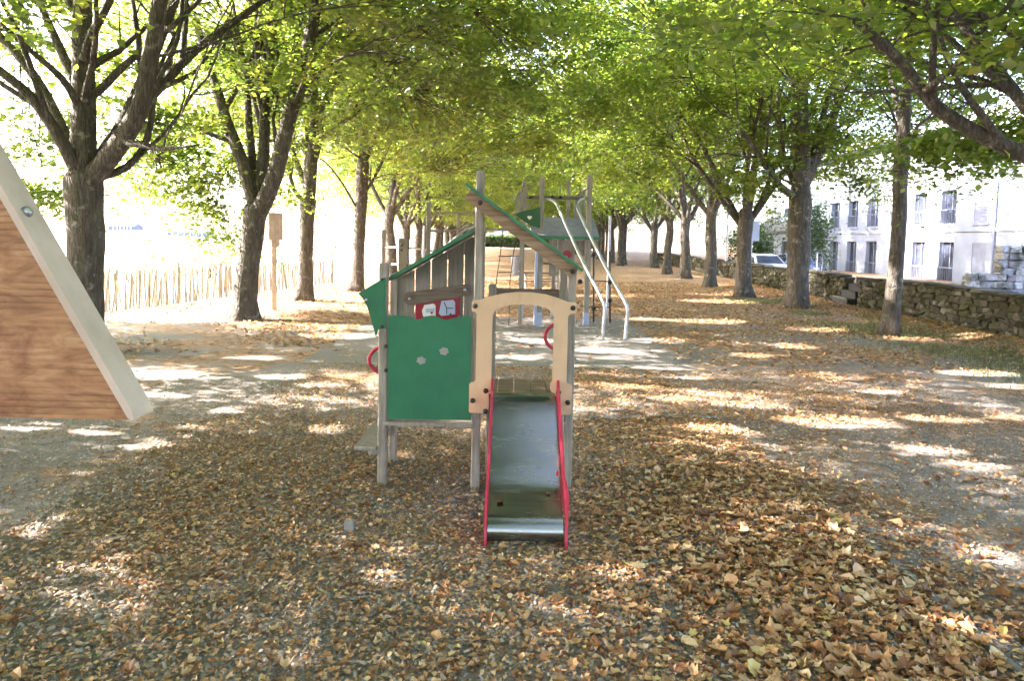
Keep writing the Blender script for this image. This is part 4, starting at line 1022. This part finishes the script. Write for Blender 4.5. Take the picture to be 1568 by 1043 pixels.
# ------------------------------------------------------------------ the paling fence on the left
M['pale'] = wood_mat('chestnut_pale', (.33, .28, .23), (.48, .43, .37), (.60, .55, .49), (12, 12, 2))
fe = thing('paling_fence', 'chestnut paling fence of split stakes on wires beyond the left trees', 'fence', (-9, 20, 0))
p0 = Vector((-11.6, 7.8, 0)); p1 = Vector((-7.6, 31.0, 0)); Lf = (p1 - p0).length; dv = (p1 - p0).normalized()
pm = []
for k in range(5):
    rg_ = random.Random(k); mb = MB(); n_ = 6; a_ = [rg_.uniform(.6, 1.1) for _ in range(n_)]
    P = [Vector((rg_.gauss(0, .006), rg_.gauss(0, .006), z)) for z in (-.05, .3, .65, .92 + .06 * k / 5, 1.02 + .07 * k / 5)]
    mb.tube(P, [.026, .027, .026, .024, .006], 6, 0, True, .35, rg_); pm.append(mb.mesh('pale', M['pale']))
s_ = 0; rg_ = random.Random(3)
while s_ < Lf:
    p = p0 + dv * s_
    o = link('pale', pm[rg_.randrange(5)], fe, (p.x - fe.location.x + rg_.gauss(0, .015), p.y - fe.location.y, float(hz(p.x, p.y))))
    o.rotation_euler = (rg_.gauss(0, .05), rg_.gauss(0, .06), rg_.uniform(0, 6)); o.scale = (rg_.uniform(.8, 1.5), rg_.uniform(.8, 1.3), rg_.uniform(.92, 1.08))
    s_ += rg_.uniform(.065, .125)
for z in (.28, .78):
    P = [p0 + dv * (Lf * i / 20) + Vector((0, 0, z + .012 * math.sin(i * 2.1))) - fe.location for i in range(21)]
    MB().tube(P, .008, 5).build('wire', M['galv'], fe)
for s_ in (0, 4.2, 8.6, 13.0, Lf):
    p = p0 + dv * s_ - fe.location; MB().tube([p + Vector((.05, 0, -.1)), p + Vector((.06, 0, 1.12)), p + Vector((.06, 0, 1.18))], [.045, .04, .012], 8).build('post', M['pale'], fe)

sp = gp(420, 475); sg_ = thing('signpost', 'thin pale post with a box-like sign seen edge-on between two left trees', 'signpost', (sp.x, sp.y, 0))
hz1 = at(420, 326, sp.y).z
MB().box(-.055, .055, -.04, .04, -.1, hz1 - .55, bev=.006).build('post', M['capboard'], sg_)
MB().box(-.035, .115, -.35, .35, hz1 - .70, hz1, bev=.008).build('sign_box', M['capboard'], sg_)
MB().box(-.02, .09, -.2, .2, hz1 - .88, hz1 - .70, bev=.008).build('lower_box', M['capboard'], sg_)

# ------------------------------------------------------------------ rubble wall on the right
def stone_mat(name, stops):
    m, nt, b = mat(name)
    oi = N(nt, "ShaderNodeObjectInfo"); g = N(nt, "ShaderNodeNewGeometry")
    ad = N(nt, "ShaderNodeMath", operation='ADD'); nt.links.new(oi.outputs['Random'], ad.inputs[0]); nt.links.new(g.outputs['Random Per Island'], ad.inputs[1])
    fr = N(nt, "ShaderNodeMath", operation='FRACT'); nt.links.new(ad.outputs[0], fr.inputs[0])
    r = ramp(nt, fr.outputs[0], stops)
    co = coords(nt, (1, 1, 1), 'World')
    n = N(nt, "ShaderNodeTexNoise", i_Scale=9.0, i_Detail=7.0, i_Roughness=.7); nt.links.new(co, n.inputs['Vector'])
    dk = ramp(nt, n.outputs[0], [(.3, (.4, .4, .38)), (.6, (1, 1, 1))])
    mx = N(nt, "ShaderNodeMix", data_type='RGBA', blend_type='MULTIPLY'); mx.inputs[0].default_value = .8
    nt.links.new(r.outputs[0], mx.inputs[6]); nt.links.new(dk.outputs[0], mx.inputs[7])
    n2 = N(nt, "ShaderNodeTexNoise", i_Scale=1.7, i_Detail=6.0, i_Roughness=.7); nt.links.new(co, n2.inputs['Vector'])
    ms = ramp(nt, n2.outputs[0], [(.44, (0, 0, 0)), (.6, (.85, .85, .85))])
    mx2 = N(nt, "ShaderNodeMix", data_type='RGBA'); nt.links.new(ms.outputs[0], mx2.inputs[0]); nt.links.new(mx.outputs[2], mx2.inputs[6]); mx2.inputs[7].default_value = (.042, .048, .016, 1)
    nt.links.new(mx2.outputs[2], b.inputs['Base Color']); b.inputs['Roughness'].default_value = .92
    bump(nt, b, n.outputs[0], .6, .02); return m
M['stone'] = stone_mat('rubble_stone', [(0, (.025, .024, .02)), (.4, (.052, .05, .04)), (.8, (.09, .085, .07)), (1, (.20, .19, .17))])
M['core'] = plain_mat('earthy_mortar', (.085, .08, .06), .95, 0, .35, 8, .3)
M['palestone'] = stone_mat('pale_rubble', [(0, (.25, .26, .30)), (.5, (.42, .43, .47)), (1, (.6, .6, .62))])
M['slate'] = plain_mat('dark_slate', (.02, .022, .03), .6, 0, .4, 12, .2)
M['coping'] = plain_mat('grey_coping', (.17, .17, .165), .85, 0, .3, 6, .2)
def stone_mesh(seed):
    rg = random.Random(seed); mb = MB().box(-.5, .5, -.5, .5, -.5, .5, bev=.13)
    mb.v = [(x + rg.gauss(0, .06), y + rg.gauss(0, .075), z + rg.gauss(0, .075)) for x, y, z in mb.v]
    return mb
SM = [stone_mesh(k) for k in range(9)]; SMm = [q.mesh('stone', M['stone']) for q in SM]; SMp = [q.mesh('stone', M['palestone']) for q in SM]
def wx(y): return 11.05 + .052 * (y - 15.8)
def wall_h(y): return .93 + .03 * math.sin(y * .7) + float(hz(wx(y), y))
wl = thing('stone_wall', 'low mossy rubble stone wall running behind the right row of trees', 'wall', (wx(16), 16, 0))
def rubble(parent, y_runs, xf, hf, thick, limit, seed):
    """stones in rough courses; those nearest become objects, the rest one part"""
    rg = random.Random(seed); far = MB(); cnt = 0
    for y0, y1 in y_runs:
        z = -.06; ci = 0
        top = min(hf(y0), hf(y1)) - .02
        courses = []
        while z < top - .1:
            h = rg.uniform(.11, .22); h = min(h, top - z)
            if top - (z + h) < .1: h = top - z
            courses.append((z, h)); z += h
        y = y0
        items = []
        for z, h in courses:
            y = y0 + rg.uniform(-.15, .0)
            while y < y1 - .05:
                l = rg.uniform(.12, .38); l = min(l, y1 - y)
                ya = max(y, y0)
                items.append((ya + l / 2, z + h / 2, l, h)); y += l
        items.sort()
        for yc, zc, l, h in items:
            x = xf(yc); k = rg.randrange(9); pro = rg.uniform(-.015, .035)
            T = Matrix.Translation((x + thick / 2 - pro / 2, yc, zc)) @ Matrix.Rotation(rg.gauss(0, .10), 4, 'X') @ Matrix.Diagonal((thick + pro, l * 1.02 - .012, h * 1.02 - .012, 1))
            if cnt < limit and yc > 13.2:
                o = link('stone', SMm[k], parent); o.matrix_local = Matrix.Translation(-parent.location) @ T; cnt += 1
            else:
                far.add([tuple(T @ Vector(v) - parent.location) for v in SM[k].v], SM[k].f)
    if far.v: tag(far.build('far_stones', M['stone'], parent), kind='stuff')
runs = [(7.0, 10), (10, 13.2), (13.2, 16), (16, 19), (19, 22), (22, 24.55), (25.75, 29), (29, 33), (33, 38), (38, 44), (44, 52), (52, 62), (62, 74)]
rubble(wl, runs, wx, wall_h, .40, 290, 4)
for y0, y1 in ((7, 24.5), (25.8, 74)):
    vs_ = [];
    for y in np.linspace(y0, y1, 12):
        x = wx(y) + .05; vs_ += [(x, y, -.3), (x, y, wall_h(y) - .04), (x + .3, y, wall_h(y) - .04), (x + .3, y, -.3)]
    fs = [(i * 4 + k, i * 4 + (k + 1) % 4, i * 4 + 4 + (k + 1) % 4, i * 4 + 4 + k) for i in range(11) for k in range(4)] + [(0, 1, 2, 3), (44 + 3, 44 + 2, 44 + 1, 44)]
    MB().add([tuple(Vector(v) - wl.location) for v in vs_], fs).build('core', M['core'], wl)
y = 9.0; rg_ = random.Random(8)
while y < 70:
    l = rg_.uniform(.45, .8) * (1 if y < 30 else 2.5)
    if not (24.0 < y + l / 2 < 26.3):
        yc = y + l / 2; x = wx(yc)
        o = link('coping_stone', SMm[rg_.randrange(9)], wl)
        o.matrix_local = Matrix.Translation(Vector((x + .19, yc, wall_h(yc) + .02)) - wl.location) @ Matrix.Diagonal((.50, l - .015, rg_.uniform(.07, .10), 1))
    y += l
sx_ = wx(25.15); ss = thing('stone_steps', 'dark slate steps in the gap of the rubble wall', 'steps', (sx_, 25.15, 0))
for k in range(4): MB().box(-.35 + k * .26, 1.0, -.55 + .004 * k, .55 - .004 * k, -.1 if k == 0 else k * .23, (k + 1) * .23 - .012, bev=.012).build('step', M['slate'], ss)
for k in range(4): MB().box(-.37 + k * .26, -.10 + k * .26, -.56, .56, (k + 1) * .23 - .014, (k + 1) * .23 + .022, bev=.008).build('tread', M['coping'] if k < 1 else M['slate'], ss)

# ------------------------------------------------------------------ the pale building behind the wall
m, nt, b = mat('pale_stone_render')
co = coords(nt, (1, 1, 1), 'World'); br_ = N(nt, "ShaderNodeTexNoise", i_Scale=1.2, i_Detail=6.0); nt.links.new(co, br_.inputs['Vector'])
r = ramp(nt, br_.outputs[0], [(.3, (.31, .365, .475)), (.7, (.40, .455, .57))]); nt.links.new(r.outputs[0], b.inputs['Base Color']); b.inputs['Roughness'].default_value = .9
M['facade'] = m
M['glass'] = plain_mat('window_glass', (.045, .055, .085), .2, 0, .3, 1.5, 0); M['glass'].node_tree.nodes['Principled BSDF'].inputs['Specular IOR Level'].default_value = .15
M['shutter'] = plain_mat('blue_grey_shutter', (.30, .34, .46), .7, 0, .1, 4, .05)
M['iron'] = plain_mat('grey_iron', (.22, .25, .33), .6, .2, .2)
M['slateroof'] = plain_mat('pale_slate_roof', (.34, .35, .40), .7, 0, .2, 5, .2)
FX = 26.4
bd = thing('building', 'pale two-storey building with rows of tall windows behind the stone wall', 'building', (FX, 50, -.6))
def BL(o):
    if o.parent is bd: o.location = -bd.location
    return o
ybay = at_x(1481, 340, FX).y
wins = [tuple(sorted((at_x(a, 380, FX).y, at_x(b_, 380, FX).y))) for a, b_ in ((1243, 1252), (1271, 1283), (1297, 1311), (1326, 1342), (1363, 1379), (1397, 1416), (1438, 1462))]
wins += [(66.5, 68.0), (71.0, 72.4)]
wins.sort(); rowsz = [(-.10, 2.38), (3.42, 5.50)]
def facade(x, y0, y1, z0, z1, ops, depth=.28):
    """wall sheet with real openings and reveals"""
    mb = MB(); ysl = sorted({y0, y1, *[v for o in ops for v in o[:2]]}); zsl = sorted({z0, z1, *[v for o in ops for v in o[2:]]})
    for i in range(len(ysl) - 1):
        for j in range(len(zsl) - 1):
            yc, zc = (ysl[i] + ysl[i + 1]) / 2, (zsl[j] + zsl[j + 1]) / 2
            if any(o[0] < yc < o[1] and o[2] < zc < o[3] for o in ops): continue
            mb.add([(x, ysl[i], zsl[j]), (x, ysl[i + 1], zsl[j]), (x, ysl[i + 1], zsl[j + 1]), (x, ysl[i], zsl[j + 1])], [(0, 3, 2, 1)])
    for a, c, e, f in ops:
        mb.add([(x, a, e), (x, c, e), (x, c, f), (x, a, f), (x + depth, a, e), (x + depth, c, e), (x + depth, c, f), (x + depth, a, f)], [(0, 1, 5, 4), (1, 2, 6, 5), (2, 3, 7, 6), (3, 0, 4, 7)])
    return mb
YB1, ZT = 76.0, 9.2
ops = [(a, c, z0, z1) for a, c in wins if a > ybay + .2 for z0, z1 in rowsz]
BL(facade(FX, ybay, YB1, -1.2, ZT, ops).build('wall', M['facade'], bd))
bx = FX - .7
bw = [(at_x(1510, 390, bx).y, at_x(1488, 390, bx).y, .55, 2.30), (at_x(1515, 310, bx).y, at_x(1493, 310, bx).y, 3.40, 5.55)]
BL(facade(bx, 33.5, ybay, -1.2, ZT, bw, .10).build('wall', M['facade'], bd))
BL(MB().box(bx, FX + 9, ybay - .02, ybay, -1.2, ZT).build('wall', M['facade'], bd)); BL(MB().box(bx, FX + 9, 33.5, 33.52, -1.2, ZT).build('wall', M['facade'], bd)); BL(MB().box(FX, FX + 9, YB1 - .02, YB1, -1.2, ZT).build('wall', M['facade'], bd))
for (a, c, e, f) in ops:
    wn_ = MB(); fx = FX + .20
    for (ya, yb, za, zb_) in ((a, a + .055, e, f), (c - .055, c, e, f), (a, c, e, e + .06), (a, c, f - .06, f), ((a + c) / 2 - .03, (a + c) / 2 + .03, e, f)): wn_.box(fx, fx + .06, ya + .001, yb - .001, za + .001, zb_ - .001)
    wo = BL(wn_.build('window', M['shutter'], bd))
    MB().box(FX + .262, FX + .275, a, c, e, f).build('pane', M['glass'], wo)
    rl2 = MB().box(FX - .05, FX - .01, a - .06, c + .06, e + .88, e + .93)
    for k in range(9):
        yy = a + (c - a) * k / 8; rl2.box(FX - .045, FX - .015, yy - .012, yy + .012, e + .06, e + .88)
    rl2.box(FX - .05, FX - .01, a - .06, c + .06, e + .04, e + .08)
    rl2.build('railing', M['iron'], wo)
    MB().box(FX - .07, FX + .01, a - .12, c + .12, e - .10, e - .002).build('sill', M['facade'], wo)
for (a, c, e, f) in bw:
    so_ = MB()
    for k in range(12):
        z0 = e + (f - e) * k / 12; so_.box(bx + .03, bx + .06, a, c, z0 + .008, z0 + (f - e) / 12 - .008)
    wo = BL(so_.build('shutter', M['shutter'], bd)); MB().box(bx + .062, bx + .075, a, c, e, f).build('shutter_back', M['shutter'], wo); MB().box(bx - .06, bx + .01, a - .1, c + .1, e - .10, e - .002).build('sill', M['facade'], wo)
for z in (2.95, 6.35): BL(MB().box(FX - .06, FX - .001, ybay + .001, YB1, z, z + .16).build('string_course', M['facade'], bd)); BL(MB().box(bx - .06, bx - .001, 33.5, ybay, z, z + .16).build('string_course', M['facade'], bd))
yp = at_x(1520, 380, bx - .1).y
BL(MB().tube([(bx - .09, yp, -1), (bx - .09, yp, 5.6)], .06, 8).build('downpipe', M['shutter'], bd, True))
BL(MB().prism([(FX - .72, ZT), (FX + 9.2, ZT), (FX + 4.3, ZT + 2.0)], 33.2, YB1 + .3).build('roof', M['slateroof'], bd))

# rough stone pier and low garden wall in front of the building
gw = thing('garden_wall', 'rough stone pier at the right edge in front of the pale building', 'wall', (22.5, 31, 0))
rg_ = random.Random(21)
pa, pb2 = at(1528, 380, 31), at(1600, 380, 31)
z = -.5
while z < 1.95:
    h = rg_.uniform(.22, .36); x = pa.x + rg_.uniform(-.1, .05)
    x_end = pb2.x
    x_st = x if z > .75 else at(1478, 420, 31).x
    x = x_st
    while x < x_end:
        l = rg_.uniform(.3, .65)
        o = link('stone', SMp[rg_.randrange(9)], gw)
        o.matrix_local = Matrix.Translation(Vector((x + l / 2, 31 + rg_.uniform(-.03, .03), z + h / 2)) - gw.location) @ Matrix.Diagonal((l - .01, .5, h - .01, 1)); x += l
    z += h
hr = thing('handrail', 'thin iron handrail standing behind the wall left of the steps', 'handrail', (0, 0, 0))
pA, pB, pC = at(1252, 388, 29), at(1260, 388, 29), at(1268, 402, 29); hr.location = (pA.x, 29, 0)
for p in (pA, pB, pC): MB().tube([Vector((p.x, 29, -.3)) - hr.location, Vector((p.x, 29, p.z)) - hr.location], .025, 7).build('upright', M['iron'], hr, True)
MB().tube([Vector((p.x, 29, p.z)) - hr.location for p in (pA, pB, pC)] , .025, 7).build('top_rail', M['iron'], hr, True)
MB().tube([Vector((p.x, 29, p.z - .35)) - hr.location for p in (pA, pB, pC)], .018, 7).build('mid_rail', M['iron'], hr, True)

# ------------------------------------------------------------------ cars, lamp and signs beyond the wall
M['carwhite'] = plain_mat('white_car_paint', (.62, .65, .72), .25, .1, .03, 2, 0); M['carblue'] = plain_mat('grey_blue_car_paint', (.16, .20, .30), .25, .3, .05, 2, 0)
M['tyre'] = plain_mat('tyre', (.02, .02, .02), .8); M['lens'] = plain_mat('lamp_lens', (.4, .05, .04), .2)
def car(loc, rz, paint, lab):
    t = thing('parked_car', lab, 'car', loc, rz, 'cars parked beyond the wall')
    def loft(prof, w0, w1, zmid, zt):
        n_ = len(prof); vs_ = []
        for sgn in (-1, 1):
            for (yy, z) in prof:
                w_ = w0 if z <= zmid else w0 + (w1 - w0) * (z - zmid) / (zt - zmid)
                vs_.append((sgn * w_, yy, z))
        fs = [tuple(range(n_)), tuple(range(2 * n_ - 1, n_ - 1, -1))] + [(i, i + n_, (i + 1) % n_ + n_, (i + 1) % n_) for i in range(n_)]
        return MB().add(vs_, fs)
    loft([(-2.05, .35), (-2.08, .62), (-1.98, .88), (-1.1, .98), (1.7, .98), (2.02, .92), (2.06, .6), (2.0, .32), (1.55, .3), (.85, .3), (-.8, .3), (-1.6, .3)], .86, .82, .5, .98).build('body', M[paint], t)
    loft([(-1.15, .98), (-.45, 1.42), (.2, 1.49), (1.1, 1.45), (1.72, .98)], .80, .58, .98, 1.49).build('cabin', M[paint], t)
    # windscreen and rear window, side windows
    MB().add([(-.70, -1.12, 1.015), (.70, -1.12, 1.015), (.57, -.52, 1.392), (-.57, -.52, 1.392)], [(0, 1, 2, 3)]).build('windscreen', M['glass'], t)
    MB().add([(.70, 1.71, 1.02), (-.70, 1.71, 1.02), (-.56, 1.155, 1.43), (.56, 1.155, 1.43)], [(0, 1, 2, 3)]).build('rear_window', M['glass'], t)
    for sgn in (-1, 1):
        MB().add([(sgn * .792, -.95, 1.02), (sgn * .792, 1.45, 1.02), (sgn * .625, 1.05, 1.40), (sgn * .625, -.42, 1.38)], [(0, 1, 2, 3)]).build('side_window', M['glass'], t)
        for yy in (-1.3, 1.25):
            wh = MB().tube([(sgn * .70, yy, .31), (sgn * .87, yy, .31)], .31, 18).build('wheel', M['tyre'], t)
            MB().tube([(sgn * .865, yy, .31), (sgn * .885, yy, .31)], .19, 14).build('rim', M['galv'], wh)
        MB().box(sgn * .62 - .16, sgn * .62 + .16, -2.09, -2.05, .62, .76, bev=.01).build('headlight', M['white'], t)
        MB().box(sgn * .66 - .12, sgn * .66 + .12, 2.03, 2.07, .66, .82, bev=.01).build('tail_light', M['lens'], t)
    return t
car((13.35, 39.5, 0), .05, 'carwhite', 'white car parked beyond the wall behind a right row trunk')
car((16.6, 43.5, 0), -.1, 'carblue', 'grey blue car beyond the wall, left of the thickest tree')
lp = at(1112, 400, 44); ll = thing('lamp_post', 'thin grey lamp post rising beyond the wall between right row trunks', 'lamp post', (lp.x, 44, 0))
MB().tube([(0, 0, -.1), (0, 0, .8), (0, 0, 5.4)], [.09, .07, .05], 10).build('pole', M['galv'], ll, True); MB().tube([(0, 0, 5.4), (-.3, 0, 5.62), (-.9, 0, 5.68)], .035, 8).build('arm', M['galv'], ll, True)
MB().box(-1.4, -.85, -.12, .12, 5.62, 5.72, bev=.02).build('lamp_head', M['roofgrey'], ll)
bp = at(1150, 400, 37); bs = thing('road_sign', 'blue sign on a pole beyond the wall, beside a right row trunk', 'sign', (bp.x, 37, 0))
zt = at(1150, 338, 37).z
MB().tube([(0, 0, -.1), (0, 0, zt)], .035, 8).build('pole', M['bluesteel'], bs, True); MB().box(-.02, .34, -.06, -.04, zt - 1.0, zt, bev=.006).build('sign_plate', M['bluesteel'], bs)
ob = thing('outbuilding', 'low white outbuilding with dark doorway far beyond the wall', 'building', (24, 66, 0))
BLo = facade(0, -3, 7, 0, 3.2, [(-1.4, .2, 0, 2.3), (2.2, 4.4, .9, 2.2)], .25); BLo.box(.25, 5, -3, 7, 0, 3.2); BLo.build('wall', M['facade'], ob)
MB().box(.20, .24, -1.39, .19, .0, 2.29).build('door', M['slate'], ob); MB().box(.20, .24, 2.21, 4.39, .91, 2.19).build('window', M['glass'], ob)
MB().prism([(-3.3, 3.2), (7.3, 3.2), (7.3, 3.4), (2, 4.6), (-3.3, 3.4)], -.3, 5.3, 0, 'x').build('roof', M['slateroof'], ob)

# ------------------------------------------------------------------ shrubs, hedge and far buildings
def shrub(loc, r, h, n_, mt, name, lab, cat, seed, grp=None, leaf=(.10, .2), stem=True):
    rg = np.random.default_rng(seed); t = thing(name, lab, cat, loc, 0, grp)
    nc = max(10, int(n_ / 60)); d = rg.normal(0, 1, (nc, 3)); d /= np.linalg.norm(d, axis=1)[:, None]
    C = d * (rg.random(nc) ** .4)[:, None] * np.array([r, r, h * .48]) + np.array([0, 0, h * .52])
    C = C[C[:, 2] > .1]; idx = rg.integers(0, len(C), n_)
    P = C[idx] + rg.normal(0, 1, (n_, 3)) * np.array([r, r, h * .6]) * .16
    P[:, 2] = np.maximum(P[:, 2], .05)
    V, Fc = scatter(CT, CF, P, rg.uniform(*leaf, n_), rot_mats(rg, n_, .8)); link('foliage', soup('foliage', V, Fc, M[mt]), t)
    rr2 = random.Random(seed)
    for k in range(5):
        p = bend((rr2.gauss(0, .08), rr2.gauss(0, .08), -.05), (rr2.gauss(0, .4), rr2.gauss(0, .4), 1), h * .8, 5, .12, .05, rr2)
        MB().tube(p, lin(.04, .01, 6), 5).build('stem', M['bark'], t)
    return t
shrub((15.2, 47, 0), 1.6, 3.4, 5000, 'hedgeleaf', 'shrub', 'loose green bush beyond the wall beside the lamp post', 'bush', 31)
st_ = shrub((18.6, 46.5, 0), 1.5, 4.6, 5000, 'hedgeleaf', 'young_tree', 'small dark green tree beyond the wall left of the thickest trunk', 'tree', 32)
for i, (px, py, Y, r, h, lab) in enumerate([(200, 400, 34, 2.6, 2.4, 'bush coloured pale as if overexposed, beyond the fence next to the thick left tree'), (262, 400, 38, 2.8, 2.2, 'bush coloured pale as if overexposed, beyond the middle of the paling fence'),
                                        (322, 395, 34, 1.8, 2.6, 'straw coloured bush beyond the fence left of the leaning tree'), (436, 390, 40, 2.2, 3.2, 'pale bush beyond the fence behind the signpost'), (508, 385, 44, 2.6, 4.0, 'pale bush past the end of the paling fence')]):
    p = at(px, py, Y); shrub((p.x, Y, float(hz(p.x, Y)) - .1), r, h * .8, 1500, 'shrubleaf', 'washed_bush', lab, 'bush', 40 + i, 'pale bushes beyond the fence')  # overexposure is put into the colour of these bushes
M['paleroof'] = plain_mat('blue_grey_far_roof', (.07, .10, .20), .5, .2, .1)
for i, (pa_, pb_, Y, lab) in enumerate([((172, 352), (204, 352), 96, 'far white building with a short blue roof, left of the other one'), ((262, 362), (316, 362), 90, 'far white building with a long blue lattice roof beyond the fence')]):
    a, c = at(*pa_, Y), at(*pb_, Y); t = thing('far_building', lab, 'building', (a.x, Y, -3)); w_ = c.x - a.x; zt = a.z + 3
    MB().box(0, w_, 0, 1.6, -1, zt - .05).build('wall', M['facade'], t)
    ro = MB().prism([(-.4, zt), (2.0, zt), (2.0, zt + .5), (.8, zt + .9), (-.4, zt + .5)], -.3, w_ + .3, 0, 'x').build('roof', M['paleroof'], t)
    for k in range(6): MB().box(w_ * k / 6 + .3, w_ * k / 6 + .42, -.44, -.41, zt + .02, zt + .48).build('truss', M['white'], ro)
# hedge and low pale houses closing the avenue
rg = np.random.default_rng(77); n_ = 26000
P = np.stack([rg.uniform(-14, 20, n_), rg.uniform(166, 170, n_), 2.6 * rg.random(n_) ** .7 + .4 * smooth_noise(rg.uniform(-14, 20, n_), 0, .8, 5)], 1)
V, Fc = scatter(CT, CF, P, rg.uniform(.3, .6, n_), rot_mats(rg, n_, .8)); hd = link('hedge', soup('hedge', V, Fc, M['hedgeleaf'])); tag(hd, 'dark green hedge closing the far end of the avenue', 'hedge')
for i, (x0, x1, h, lab) in enumerate([(-9, -1.5, 5.0, 'far pale house behind the hedge, left of the avenue axis'), (1.5, 9.5, 4.2, 'far pale house behind the hedge, right of the avenue axis')]):
    t = thing('far_house', lab, 'house', (x0, 182, 0)); w_ = x1 - x0
    MB().box(0, w_, 0, 6, 0, h).build('wall', M['facade'], t); MB().prism([(-.4, h), (6.4, h), (3, h + 2.4)], -.3, w_ + .3, 0, 'x').build('roof', M['slateroof'], t)
    for k in range(3): MB().box(w_ * (k + .3) / 3, w_ * (k + .3) / 3 + 1.1, -.05, -.01, 1.2, 3.0).build('window', M['glass'], t)
